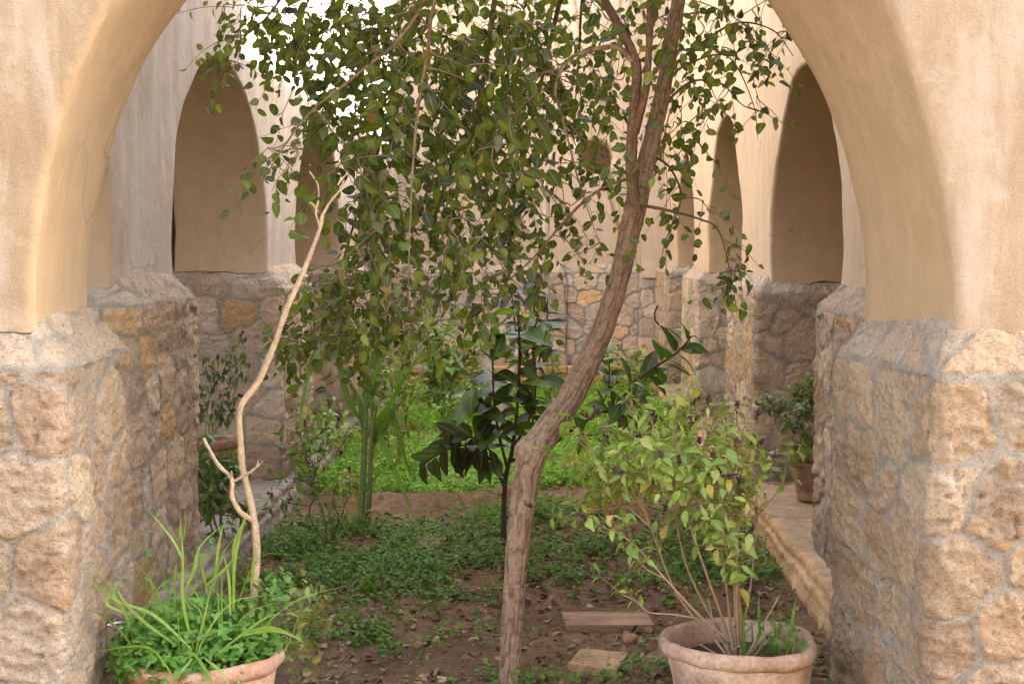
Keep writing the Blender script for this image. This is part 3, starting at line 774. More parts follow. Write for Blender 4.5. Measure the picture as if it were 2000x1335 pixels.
def crown(u, v, ru, rv, cnt, Y0, Y1, L, ln=(.12, .32), gap=.03, cols=GREENS, wts=GW):
    for _ in range(int(cnt * 1.22)):
        while True:
            a, b = rng.uniform(-1, 1, 2)
            if a * a + b * b < 1: break
        base = P(u + a * ru, v + b * rv - 25, rng.uniform(Y0, Y1))
        dd = np.linalg.norm(BP - base, axis=1) + np.clip(base[2] - BP[:, 2] + .02, 0, None) * 1.5
        k = BP[dd.argmin()]
        midp = (k + base) / 2 + np.array((0, 0, .06 * np.linalg.norm(base - k))) + rng.normal(size=3) * .02
        t = np.linspace(0, 1, 8)[:, None]
        q = (1 - t) ** 2 * k + 2 * t * (1 - t) * midp + t ** 2 * base
        gt.tube(q, taper(.0024, .0017, 8), 4, (.22, .165, .105), cap=False)
        out = base - midp; out[2] = 0
        sq = sprig(gl, gt, base, unit(q[-1] - q[-2]) * .6 + unit(out + 1e-6) * .3 + np.array((rng.normal() * .3, rng.normal() * .3, -.45)), rng.uniform(*ln), L, cols, wts, ('oval', 'ovate')[int(rng.random() < .5)], gap, droop=.7, rad=.0015, curl=(-.1, .55), fold=(-.1, .7))
        grow(q[3:]); grow(sq[:3])
S_, M_, B_ = (.026, .044), (.029, .052), (.035, .063)
crown(860, 140, 200, 160, 72, 4.5, 5.4, B_); crown(840, 320, 180, 150, 56, 4.42, 5.2, B_)
crown(790, 500, 150, 110, 34, 4.42, 5.3, M_); crown(640, 620, 75, 80, 32, 5.0, 5.5, M_)
crown(730, 600, 110, 80, 26, 4.9, 5.5, M_); crown(960, 260, 110, 210, 58, 4.7, 6.0, M_)
crown(940, 500, 95, 90, 26, 4.8, 6.0, M_); crown(1065, 180, 90, 170, 46, 5.0, 6.0, M_)
crown(1050, 420, 75, 90, 18, 4.8, 5.8, S_); crown(620, 45, 130, 50, 26, 4.7, 5.3, M_)
crown(570, 30, 110, 40, 16, 4.7, 5.2, S_)
crown(660, 140, 110, 110, 30, 4.6, 5.4, M_)
crown(700, 230, 90, 90, 16, 4.6, 5.4, M_)
crown(480, 60, 60, 45, 14, 4.8, 5.0, S_); crown(450, 150, 35, 25, 4, 4.85, 4.95, S_)
crown(545, 320, 40, 40, 6, 4.45, 4.6, M_); crown(640, 230, 60, 50, 6, 4.45, 4.7, B_)
crown(730, 400, 60, 100, 15, 4.6, 5.5, M_); crown(1180, 130, 60, 130, 22, 5.0, 5.8, M_)
crown(1150, 330, 55, 70, 10, 4.8, 5.5, S_); crown(1410, 50, 110, 50, 26, 4.8, 5.1, S_)
crown(1380, 170, 70, 55, 15, 4.8, 5.0, S_); crown(1325, 350, 30, 100, 13, 4.85, 5.05, S_)
crown(1300, 60, 45, 70, 12, 4.5, 5.1, S_); crown(1475, 215, 20, 40, 4, 4.85, 4.95, S_, (.08, .16))
crown(1540, 100, 25, 35, 5, 4.95, 5.05, S_, (.08, .16)); crown(1385, 440, 28, 20, 4, 4.8, 4.85, S_, (.08, .15))
crown(1428, 540, 12, 55, 12, 4.8, 4.85, S_, (.07, .14)); crown(1150, 520, 35, 45, 5, 4.8, 4.85, S_, (.06, .12))
crown(1225, 480, 20, 40, 3, 4.5, 4.6, M_, (.05, .1)); crown(1230, 330, 30, 40, 4, 4.5, 4.65, S_)
crown(570, 690, 45, 50, 12, 5.2, 5.5, M_, (.08, .16)); crown(820, 640, 50, 40, 7, 4.6, 5.3, M_, (.08, .16))
crown(750, 90, 90, 90, 16, 4.45, 5.0, M_); crown(1000, 60, 140, 70, 30, 4.7, 5.6, M_)
crown(850, -130, 330, 110, 80, 4.55, 5.5, M_); crown(1300, -130, 220, 110, 55, 4.6, 5.4, M_)
gt.build("twig", M_twig, TREE); gl.build("crown", M_leaf, TREE)

# unseen wall added behind the viewpoint to cut light on the front arch
g = Geo(); g.box((0, -4.6, 2.2), (18, .4, 4.5), (.36, .28, .2)); tag(g.build("wall", M_ledge, loc=(0, -4.6, 0), smooth=False), "plain tan unseen wall, added opposite the archway to block light", "wall")

# small round fruits hanging at the crown's left
def ball_mesh(r, col):
    g = Geo(); th = np.linspace(0, math.pi, 7); ph = np.linspace(0, 2 * math.pi, 9)[:-1]
    g.grid(np.array([[(r * math.sin(a) * math.cos(b), r * math.sin(a) * math.sin(b), r * math.cos(a)) for b in ph] for a in th]), col, closed=True)
    return g
fruit0 = None
for k in range(70):
    u, v = (rng.normal(620, 90), rng.normal(75, 55)) if k < 45 else (rng.normal(720, 60), rng.normal(230, 90))
    if k > 60: u, v = rng.normal(590, 40), rng.normal(640, 50)
    p = P(u, v, rng.uniform(4.6, 5.1))
    if fruit0 is None:
        fruit0 = ball_mesh(.0075, (.16, .12, .04)).build("fruit", M_leaf, TREE); o = fruit0
    else:
        o = fruit0.copy(); C.objects.link(o); o.parent = TREE
    o.location = p - np.array(TREE.location)

# ------------------------------------------------------------------ ground cover and litter (nobody could count these)
def weeds(name, label, dens_fn, n, x0, x1, y0, y1, hgt, cols, wts, Lr, per=7):
    xy = np.stack([rng.uniform(x0, x1, n), rng.uniform(y0, y1, n)], -1)
    keep = rng.random(n) < dens_fn(xy[:, 0], xy[:, 1]); xy = xy[keep]; m = len(xy)
    z = gz(xy[:, 0], xy[:, 1])
    base = np.concatenate([xy, z[:, None]], -1)
    h = rng.uniform(hgt[0], hgt[1], m) * (.6 + .5 * (vn(base, .3, 7) + 1) / 2 * 2)
    k = np.repeat(np.arange(m), per); tfr = rng.uniform(.25, 1, m * per)
    lean = rng.normal(size=(m, 3)) * .35
    pos = base[k] + np.array((0, 0, 1.)) * (h[k] * tfr)[:, None] + lean[k] * (h[k] * tfr)[:, None] + rng.normal(size=(m * per, 3)) * .008
    an = rng.uniform(0, 6.28, m * per)
    d = np.stack([np.cos(an), np.sin(an), rng.uniform(-.4, .5, m * per)], -1)
    nr = np.stack([rng.normal(size=m * per) * .4, rng.normal(size=m * per) * .4 - .2, np.ones(m * per)], -1)
    g = Geo()
    tone = palette(m, cols, wts)[k] * rng.uniform(.85, 1.15, (m * per, 1))
    leaves(g, pos, d, nr, rng.uniform(Lr[0], Lr[1], m * per), tone, 'oval', simple=True)
    # upright stalks as narrow blades
    sel = rng.random(m) < .6; b = base[sel]; hh = h[sel]
    leaves(g, b, np.array((0, 0, 1.)) + lean[sel] + rng.normal(size=b.shape) * .15, rng.normal(size=b.shape) * np.array((1, 1, .1)), hh * 1.15, palette(len(b), cols, wts) * .9, 'blade', (.0, .1), (0, .3), simple=True)
    return tag(g.build(name, M_weed), label, "weeds", kind="stuff")
def nz2(x, y, s, seed): return vn(np.stack([x, y, x * 0], -1), s, seed)
def d_back(x, y):
    d = ss(8.1, 8.5, y + .15 * nz2(x, y, .3, 3)) * (1 - .55 * ss(.1, .6, nz2(x, y, .55, 4)))
    d = d * (1 - .85 * np.exp(-((y - 10.75) / .14) ** 2) * (1 - ss(-.3, .2, x)))
    return d * (1 - .5 * ss(12.2, 13.5, y))
BR = [(.20, .38, .03), (.25, .42, .04), (.14, .29, .025), (.30, .42, .07)]
weeds("ground_cover", "bright green low weeds carpeting the far half of the garden", d_back, 19000, -1.38, 1.05, 8.0, 14.4, (.03, .10), BR, [3, 3, 2, 1], (.014, .026), 8)
def d_mid(x, y):
    a = 1.15 * np.exp(-((x + .75) / .62) ** 4 - ((y - 6.5) / .75) ** 4)
    b = .55 * np.exp(-((x - .05) / .8) ** 4 - ((y - 6.55) / .55) ** 4) * ss(-.25, .3, nz2(x, y, .22, 6))
    c = .9 * np.exp(-((x + .1) / .25) ** 2 - ((y - 7.35) / .25) ** 2) + .8 * np.exp(-((x - .75) / .25) ** 2 - ((y - 6.6) / .5) ** 2)
    d = (.9 * np.exp(-((x + .72) / .3) ** 2 - ((y - 5.25) / .16) ** 2) + .5 * np.exp(-((x - .28) / .3) ** 2 - ((y - 4.72) / .1) ** 2) + .5 * np.exp(-((x + .1) / .1) ** 2 - ((y - 4.65) / .1) ** 2)) * ss(-.3, .2, nz2(x, y, .12, 8))
    return np.clip((a * ss(-.55, .1, nz2(x, y, .3, 5)) + b + c + d + .015), 0, 1)
DG = [(.10, .20, .022), (.125, .235, .026), (.075, .155, .022), (.17, .25, .04)]
weeds("ground_cover", "darker patchy weeds over the soil around the leaning tree", d_mid, 14000, -1.38, 1.05, 4.45, 7.9, (.015, .06), DG, [3, 3, 2, 1], (.012, .024), 7)
# cut grass heap and grass blades
g = Geo(); n = 420
b = np.stack([rng.normal(-.12, .16, n), rng.normal(7.45, .14, n), np.zeros(n)], -1); b[:, 2] = gz(b[:, 0], b[:, 1]) + rng.uniform(.0, .05, n)
leaves(g, b, np.stack([rng.normal(size=n), rng.normal(size=n) * .5, rng.uniform(-.1, .5, n)], -1), rng.normal(size=(n, 3)) + np.array((0, 0, 1)), rng.uniform(.08, .2, n) , palette(n, [(.10, .2, .03), (.14, .22, .05), (.08, .15, .03)]) , 'blade', (0, .1), (.1, .5), simple=True)
tag(g.build("cut_grass", M_weed), "limp cut grass lying on the soil behind the leaning tree", "grass", kind="stuff")
# dry leaf litter
n = 2600
x = rng.uniform(-1.35, 1.02, n); y = 4.4 + (rng.random(n) ** 1.2) * 3.2
p = np.stack([x, y, gz(x, y) + rng.uniform(.002, .010, n)], -1)
g = Geo(); d = np.stack([rng.normal(size=n), rng.normal(size=n), rng.normal(size=n) * .25], -1)
leaves(g, p, d, np.stack([rng.normal(size=n) * .35, rng.normal(size=n) * .35, np.ones(n)], -1), rng.uniform(.012, .042, n), palette(n, [(.22, .14, .075), (.30, .21, .12), (.15, .09, .05), (.24, .20, .09), (.36, .29, .20)], [4, 2, 4, 1, .4]), 'oval', (-.3, .9), (-.5, .6), .6)
for k in range(70):
    q = np.array((rng.uniform(-1.3, 1.0), rng.uniform(4.5, 7.5), 0)); q[2] = gz(q[0], q[1]) + .006; a = rng.uniform(0, 6.28); l = rng.uniform(.04, .18)
    e = q + np.array((math.cos(a) * l, math.sin(a) * l, rng.uniform(0, .01)))
    g.tube(curve([q, (q + e) / 2 + rng.normal(size=3) * .008, e], 8), .0016, 4, (.25, .17, .1))
for k in range(260):
    q = np.array((rng.uniform(-1.35, 1.0), rng.uniform(4.45, 7.6), 0)); r_ = rng.uniform(.004, .014); q[2] = gz(q[0], q[1]) + r_ * .3
    th = np.linspace(0, math.pi, 6); ph = np.linspace(0, 2 * math.pi, 8)[:-1]
    G = np.array([[(math.sin(a) * math.cos(b), math.sin(a) * math.sin(b), .65 * math.cos(a)) for b in ph] for a in th]) * (1 + .35 * vn(rng.uniform(0, 9, 3) + np.array([[(math.sin(a) * math.cos(b), math.sin(a) * math.sin(b), math.cos(a)) for b in ph] for a in th]), .8, k))[..., None]
    g.grid(q + G * r_, np.array((.19, .12, .072)) * rng.uniform(.7, 1.3), closed=True)
tag(g.build("leaf_litter", M_dry), "brown dry leaves, twigs and small clods scattered on the bare soil", "leaf litter", kind="stuff")

# ------------------------------------------------------------------ pots
def lathe_pot(name, label, c, H, r_rim, r_base, col, seed, wall=.028, rim_h=.045, rim_w=.014, soil_drop=.05, lean=(0, 0), soilc=(.13, .085, .05), group=None):
    c = np.asarray(c, float); o = thing(name, c, label, "plant pot", group)
    ang = np.linspace(0, 2 * math.pi, 97)[:-1]
    def lat(prof, amp):
        G = np.array([[(r * math.cos(a), r * math.sin(a), z) for a in ang] for r, z in prof])
        G[..., 0] += lean[0] * G[..., 2]; G[..., 1] += lean[1] * G[..., 2]
        q = G + seed * 1.3
        k = 1 + amp * fbm(q, .16, seed, 3) / .2 + .0025 / .2 * vn(q, .03, seed + 1)
        G[..., 0] *= k; G[..., 1] *= k; G[..., 2] += amp * .4 * fbm(q, .12, seed + 2, 2)
        return G + c
    def colour(G, base):
        q = G + seed
        cc = np.array(base)[None, None] * (1 + .18 * fbm(q, .2, seed + 5, 3))[..., None]
        wv = ss(.1, .55, fbm(q, (.12, .12, .08), seed + 6, 3))[..., None]; cc = cc * (1 - .65 * wv) + np.array((.52, .42, .32)) * .65 * wv
        dk = ss(.25, .5, fbm(q, .14, seed + 8, 3))[..., None]; cc = cc * (1 - .55 * dk) + np.array((.17, .10, .08)) * .55 * dk
        return cc
    zb = H - rim_h
    body = [(0.001, 0), (r_base * .7, 0), (r_base, .004)] + [(r_base + (r_rim - rim_w - r_base) * t ** .9, .004 + (zb - .004) * t) for t in np.linspace(.08, 1, 14)]
    g = Geo(); G = lat(body, .009); g.grid(G, colour(G, col), closed=True); g.build("body", M_terra, o)
    rim = [(r_rim - rim_w - .004, zb - .006)] + [(r_rim - wall / 2 + (wall / 2 + .002) * math.sin(a) * (1 if a < math.pi else 1), zb + rim_h / 2 - rim_h / 2 * math.cos(a)) for a in np.linspace(.5, math.pi, 10)] + \
          [(r_rim - wall, H - .012), (r_rim - wall - .006, H - soil_drop - .03)]
    g = Geo(); G = lat(rim, .022); g.grid(G, colour(G, np.array(col) * (.82, .74, .76)), closed=True); g.build("rim", M_terra, o)
    g = Geo(); rs = np.linspace(.001, r_rim - wall, 22)
    G = np.array([[(r * math.cos(a), r * math.sin(a), H - soil_drop) for a in ang] for r in rs]); G[..., 2] += .012 * fbm(G + seed, .06, seed + 9, 3)
    g.grid(G + c, soilc, closed=True); g.build("soil", M_soil, o)
    return o
TC = (.44, .285, .19)
PR = P(1447, 1250, 4.04); PR_H = .33
PR[2] = 0; lathe_pot("plant_pot", "large weathered pot with pale crusted rim holding the tall basil bush", PR, PR_H, .222, .165, (.46, .33, .225), 401, soil_drop=.07)
PL = P(396, 1275, 3.92); PL[2] = 0
lathe_pot("plant_pot", "terracotta pot with chipped rim full of clover and tall grass", PL, .315, .218, .17, TC, 431, soil_drop=.025)
p1 = np.array((1.355, 7.28, LED)); lathe_pot("plant_pot", "small rough clay pot with a yellow leaf hanging over it, on the right ledge", p1, .20, .088, .055, (.33, .22, .135), 451, wall=.012, rim_h=.02, rim_w=.003, soil_drop=.03)
p2 = np.array((1.47, 7.20, LED)); lathe_pot("plant_pot", "taller pale clay pot half hidden behind the right pier, next to the small clay pot", p2, .27, .105, .06, (.40, .28, .185), 461, wall=.012, rim_h=.02, rim_w=.003, soil_drop=.03)
p3_ = P(408, 860, 6.9); p3_[2] = LED; lathe_pot("plant_pot", "dark reddish pot with drooping plants under the first left arch", p3_, .365, .15, .105, (.33, .18, .12), 471, wall=.018, rim_h=.05, rim_w=.008, soil_drop=.05)

# ------------------------------------------------------------------ basil bush in the right pot
BASIL = [(.22, .30, .055), (.27, .35, .075), (.165, .25, .05), (.30, .34, .11), (.38, .33, .08), (.45, .29, .09)]
BWt = [26, 24, 20, 14, 5, 2]
def basil(name, label, root, tips, L=(.03, .06), r0=.005, leaf_from=.5, cols=BASIL, wts=BWt, spikes=True, side=3, stemc=(.30, .19, .12), cat="plant", pairs_gap=.035, spl=(.06, .16), shape='basil', bend=.05, loc=None, hang=.35):
    o = thing(name, loc if loc is not None else root, label, cat)
    gs, gl, gf = Geo(), Geo(), []
    mains = []
    for it, tip in enumerate(tips):
        tip = np.asarray(tip, float); rt = root + np.array((rng.normal() * .012, rng.normal() * .012, 0)); r1 = r0
        if it % 3 and mains and len(tips) > 5:
            cand = [(np.linalg.norm(mq[int(f * (len(mq) - 1))] - tip), mq[int(f * (len(mq) - 1))]) for mq in mains for f in (.35, .45, .55)]
            rt = min(cand, key=lambda c: c[0])[1]; r1 = r0 * .75
        v = tip - rt; Lg = np.linalg.norm(v)
        m1 = rt + v * .35 + np.array((v[0] * -.10, v[1] * -.1, .06 * Lg)) + rng.normal(size=3) * bend * Lg
        m2 = rt + v * .7 + np.array((0, 0, .03 * Lg)) + rng.normal(size=3) * bend * Lg
        q = curve([rt, m1, m2, tip], 24)
        if r1 == r0: mains.append(q)
        rr = taper(r1, r0 * .3, len(q)); gs.tube(q, rr, 6, np.array(stemc) * rng.uniform(.8, 1.2))
        nS = side
        for k in range(nS):
            f = rng.uniform(leaf_from, .95); i = int(f * (len(q) - 1)); dirn = unit(q[min(i + 1, len(q) - 1)] - q[i - 1]) + rng.normal(size=3) * .75 + np.array((0, 0, .25))
            sp = sprig(gl, gs, q[i], dirn, rng.uniform(*spl) * (1.2 - .4 * f), L, cols, wts, shape, pairs_gap, droop=-.3, rad=r0 * .35, start=.35, pairs=True, hang=hang, twig=stemc, fold=(.1, .5), curl=(.1, .5))
            if spikes and rng.random() < .10: spike(gf, sp[-1], unit(sp[-1] - sp[-2]))
        sp = sprig(gl, gs, q[-1], unit(q[-1] - q[-3]) + np.array((0, 0, .2)), rng.uniform(.05, .11), L, cols, wts, shape, pairs_gap * .8, droop=-.3, rad=r0 * .3, start=.0, pairs=True, hang=hang, twig=stemc, fold=(.1, .5), curl=(.1, .5))
        if spikes and rng.random() < .4: spike(gf, sp[-1], unit(sp[-1] - sp[-2]))
    gs.build("stem", M_twig, o); gl.build("foliage", M_leaf, o)
    for q in gf: q.build("flower_spike", M_dry, o)
    return o
def spike(gf, p, d):
    n = 26; t = rng.uniform(0, .03, n); gf.append(Geo())
    leaves(gf[-1], p + d * t[:, None], rng.normal(size=(n, 3)) + d * .6, rng.normal(size=(n, 3)), .011, palette(n, [(.07, .035, .045), (.10, .045, .06), (.09, .07, .045)]), 'oval', simple=True)
rootR = np.array((PR[0] - .005, PR[1] - .01, PR_H - .07))
tips = [P(u, v, y) for u, v, y in ((1092, 905, 4.3), (1125, 850, 4.4), (1150, 905, 4.2), (1180, 830, 4.35), (1215, 880, 4.1), (1235, 800, 4.2), (1275, 830, 4.0), (1290, 900, 3.95), (1325, 790, 4.15), (1335, 850, 4.3), (1365, 900, 4.0), (1390, 830, 4.2), (1420, 900, 4.05), (1440, 840, 4.25), (1450, 900, 3.95), (1470, 960, 4.1), (1260, 950, 4.05), (1340, 955, 4.0), (1400, 960, 4.15), (1300, 860, 4.45), (1240, 920, 4.4), (1410, 985, 3.95), (1170, 960, 4.25), (1460, 885, 4.3), (1370, 820, 4.0), (1200, 930, 4.15), (1440, 960, 4.2))]
basil("basil_bush", "tall light green basil bush with purple flower spikes, growing in the large right pot", rootR, tips, r0=.0048, stemc=(.27, .175, .105), leaf_from=.45, side=10, L=(.022, .050), pairs_gap=.03, spl=(.06, .16))
o = bpy.data.objects["basil_bush"]
gs, gl, gf = Geo(), Geo(), []
def stem_to(pts, r0, L, k, gap=.03):
    q = curve(px(pts), 30); gs.tube(q, taper(r0, r0 * .4, len(q)), 6, (.30, .20, .13))
    for f in np.linspace(.55, 1, k):
        i = int(f * (len(q) - 1)); sp = sprig(gl, gs, q[i], unit(q[i] - q[i - 2]) + rng.normal(size=3) * .6, rng.uniform(.05, .09), L, BASIL, BWt, 'basil', gap, droop=-.1, rad=.0016, start=.2, pairs=True, hang=.35, fold=(.1, .5), curl=(.1, .5))
    spike(gf, sp[-1], unit(sp[-1] - sp[-2]))
stem_to([(1440, 1262, 4.03), (1370, 1205, 4.0), (1300, 1130, 3.98), (1255, 1080, 3.97), (1215, 1045, 3.96), (1180, 1030, 3.96)], .004, (.03, .055), 6)
stem_to([(1300, 1130, 3.98), (1262, 1110, 3.97), (1240, 1085, 3.97)], .0025, (.03, .05), 3)
stem_to([(1410, 1215, 4.02), (1320, 1200, 4.0), (1268, 1195, 3.99), (1245, 1175, 3.99), (1215, 1160, 3.98)], .003, (.025, .045), 3)
stem_to([(1330, 1000, 4.3), (1220, 980, 4.4), (1130, 1010, 4.4), (1090, 1010, 4.4)], .002, (.028, .045), 3)
stem_to([(1442, 1265, 4.03), (1440, 1200, 4.0), (1438, 1120, 3.97), (1440, 1060, 3.95)], .004, (.03, .06), 4)
stem_to([(1442, 1265, 4.03), (1465, 1150, 4.1), (1475, 1050, 4.15), (1480, 990, 4.15), (1465, 930, 4.2), (1455, 905, 4.2)], .0035, (.03, .055), 3)
stem_to([(1476, 1010, 4.15), (1510, 970, 4.2), (1530, 940, 4.2), (1535, 910, 4.2)], .0025, (.03, .055), 3)
gs.build("stem", M_twig, o); gl.build("foliage", M_leaf, o)
for q in gf: q.build("flower_spike", M_dry, o)
# bare dead stems in the pot
g = Geo()
for k in range(22):
    a = rng.uniform(0, 6.28); l = rng.uniform(.08, .22); q0 = rootR + np.array((math.cos(a) * .02, math.sin(a) * .02, -.005))
    e = q0 + np.array((math.cos(a) * l * .75, math.sin(a) * l * .5, l * rng.uniform(.2, .9)))
    g.tube(curve([q0, (q0 + e) / 2 + rng.normal(size=3) * .015, e], 10), taper(.0042, .002, 11), 5, (.34, .25, .18))
g.build("dead_stem", M_twig, o)
# weeds in the right pot
o = thing("weed_tuft", rootR + np.array((.1, -.02, 0)), "thin green grass and clover sprouts at the right inside the large right pot", "weeds")
g = Geo(); n = 26
b = rootR + np.stack([rng.normal(.085, .05, n), rng.normal(-.01, .05, n), np.zeros(n)], -1)
leaves(g, b, np.stack([rng.normal(size=n) * .2, rng.normal(size=n) * .2, np.ones(n)], -1), rng.normal(size=(n, 3)) * np.array((1, 1, .1)), rng.uniform(.06, .2, n), palette(n, [(.10, .2, .03), (.15, .25, .05)]), 'blade', (0, .1), (-.1, .3), simple=True)
n = 150; b = rootR + np.stack([rng.normal(.09, .05, n), rng.normal(-.02, .05, n), rng.uniform(.0, .13, n)], -1)
leaves(g, b, rng.normal(size=(n, 3)) * np.array((1, 1, .4)), rng.normal(size=(n, 3)) * .3 + np.array((0, -.2, 1)), rng.uniform(.010, .022, n), palette(n, [(.07, .16, .025), (.10, .2, .035)]), 'oval', simple=True)
g.build("foliage", M_weed, o)

# ------------------------------------------------------------------ left pot: bare sapling, clover, grass
o = thing("sapling", P(487, 1235, 3.97), "thin pale bare sapling with crooked smooth stem rising from the left pot", "sapling")
SC, SC2 = (.46, .35, .245), (.37, .265, .175)
def stem(pts, radpx, name):
    q = curve(px([p[:3] for p in pts]), 70); r = np.interp(np.linspace(0, 1, len(q)), np.linspace(0, 1, len(radpx)), np.array(radpx) * .77 * 3.95 / F)
    g = Geo(); rough_tube(g, q, r, 26, SC, SC2, .0016, fur=.014, dark=.22, seed=int(rng.integers(999)))
    g.tube(np.array([q[-1] - (q[-1] - q[-2]) * .1, q[-1] + (q[-1] - q[-2]) * .4]), r[-1] * .7, 6, SC)
    g.build(name, M_bark, o); return q
Y0 = 3.97
stem([(488, 1245, Y0), (497, 1150, Y0), (501, 1060, Y0), (490, 980, Y0), (474, 915, Y0), (470, 860, Y0), (470, 795, Y0), (505, 745, Y0), (535, 675, Y0), (562, 600, Y0), (595, 525, Y0), (622, 455, Y0), (630, 420, Y0)], [12.5, 11, 10.5, 10, 9, 8.5, 8, 9, 8, 7.5, 6.5, 5.5, 4.5], "trunk")
stem([(494, 1015, Y0), (470, 1000, Y0 - .02), (453, 968, Y0 - .03), (452, 935, Y0 - .03), (425, 905, Y0 - .02), (405, 870, Y0 - .02), (398, 855, Y0 - .02)], [8, 7, 6.5, 5.5, 5, 4, 3], "branch")
stem([(453, 950, Y0 - .03), (452, 935, Y0 - .03), (452, 920, Y0 - .04)], [5, 4.5, 3], "branch")
stem([(455, 940, Y0 - .03), (480, 927, Y0 - .04), (500, 913, Y0 - .05), (513, 900, Y0 - .05)], [4, 3.6, 3, 2], "branch")
stem([(500, 913, Y0 - .05), (503, 904, Y0 - .05), (505, 898, Y0 - .05)], [2.6, 2, 1.4], "branch")
stem([(624, 440, Y0), (617, 415, Y0), (622, 390, Y0), (620, 360, Y0), (605, 335, Y0)], [4.5, 3.5, 3, 2.4, 1.6], "branch")
stem([(630, 420, Y0), (645, 395, Y0), (664, 370, Y0), (672, 352, Y0)], [4, 3.4, 2.8, 2], "branch")
stem([(622, 415, Y0), (612, 400, Y0), (604, 395, Y0)], [3, 2.4, 1.6], "branch")
gl, gt = Geo(), Geo()
sprig(gl, gt, P(470, 800, 3.96), (.5, -.2, .5), .03, (.012, .022), [(.2, .3, .05)], [1], 'basil', .01)
sprig(gl, gt, P(630, 385, 3.96), (-.3, -.2, .5), .05, (.03, .045), GREENS, GW, 'oval', .02)
gl.build("foliage", M_leaf, o)

PLt = PL + np.array((0, 0, .29))
o = thing("clover_clump", PLt, "dense bushy green clover filling the left pot", "plant")
g = Geo(); n = 1150
a = rng.uniform(0, 6.28, n); rr = np.sqrt(rng.random(n)) * .235
hh = (.165 - .09 * (rr / .235) ** 2) * rng.uniform(.25, 1.1, n)
b = PLt + np.stack([rr * np.cos(a) - .02, rr * np.sin(a) * .95, hh - .03 * (rr > .2)], -1)
k = np.repeat(np.arange(n), 3); ta = np.tile(np.array((0, 2.1, 4.2)), n) + np.repeat(rng.uniform(0, 6.28, n), 3)
tilt = rng.normal(size=(n, 3)) * .35 + np.array((0, -.35, 1)); tilt = unit(tilt)
e1 = unit(np.cross(tilt, (1., .2, 0))); e2 = np.cross(tilt, e1)
d = e1[k] * np.cos(ta)[:, None] + e2[k] * np.sin(ta)[:, None]
CLV = [(.10, .22, .035), (.13, .26, .045), (.08, .17, .03), (.17, .29, .07)]
leaves(g, b[k], d, tilt[k], rng.uniform(.013, .024, n)[k], palette(n, CLV, [3, 3, 2, 1])[k], 'oval', (.0, .3), (0, .3), simple=True)
for i in range(0, n, 4):
    q0 = PLt + np.array(((b[i, 0] - PLt[0]) * .75, (b[i, 1] - PLt[1]) * .75, -.02)); g.tube(np.array([q0, (q0 + b[i]) / 2 + rng.normal(size=3) * .008, b[i]]), .0009, 3, (.14, .24, .06), cap=False)
g.build("foliage", M_weed, o)
# nettle like side shoots
def shoot(q0, d, l, L, cols, shape, gap, droop, rad, start, hang):
    g = Geo(); sprig(g, g, q0, d, l, L, cols, [1] * len(cols), shape, gap, droop=droop, rad=rad, start=start, pairs=True, hang=hang, twig=(.15, .25, .07)); g.build("shoot", M_weed, o)
for pts in ([(285, 1150, 3.95), (283, 1090, 3.95), (270, 1040, 3.95)], [(325, 1135, 4.0), (322, 1100, 4.0), (318, 1085, 4.0)], [(425, 1120, 4.0), (425, 1085, 4.0), (422, 1060, 4.0)], [(370, 1120, 3.9), (375, 1095, 3.9), (378, 1075, 3.9)]):
    q = curve(px(pts), 8); shoot(q[0], q[-1] - q[0], np.linalg.norm(q[-1] - q[0]), (.025, .05), [(.10, .2, .05), (.13, .24, .06)], 'lance', .025, -.1, .0016, .1, .3)
for k in range(14):
    q = PLt + np.array((rng.uniform(.05, .2), rng.uniform(-.05, .1), .1)); shoot(q, (rng.uniform(.1, .7), -.2, 1), rng.uniform(.08, .16), (.015, .03), CLV, 'oval', .02, .1, .001, .2, .1)
o = thing("grass_tuft", PLt + np.array((.02, -.02, 0)), "long bright green grass blades arching out of the left pot", "grass")
g = Geo()
def strap(g, pts, w, col, keel=.25, n=24, tipw=.05):
    q = curve(np.asarray(pts, float), n); m = len(q); t = unit(np.gradient(q, axis=0))
    s = np.linspace(0, 1, m); wd = w * np.minimum(1, .55 + 1.5 * s) * np.clip((1 - s) / .55, 0, 1) ** .8 + w * tipw * (1 - s)
    view = unit(q - EYE); sd = unit(np.cross(t, view) + rng.normal(size=3) * .35); nr = np.cross(sd, t)
    G = np.stack([q - sd * wd[:, None], q - nr * (keel * wd)[:, None], q + sd * wd[:, None]], 1)
    xx = np.broadcast_to(np.array((1., 0, 1.)), (m, 3)); g.grid(G, np.asarray(col) * rng.uniform(.85, 1.15), xx)
GB = (.19, .30, .045)
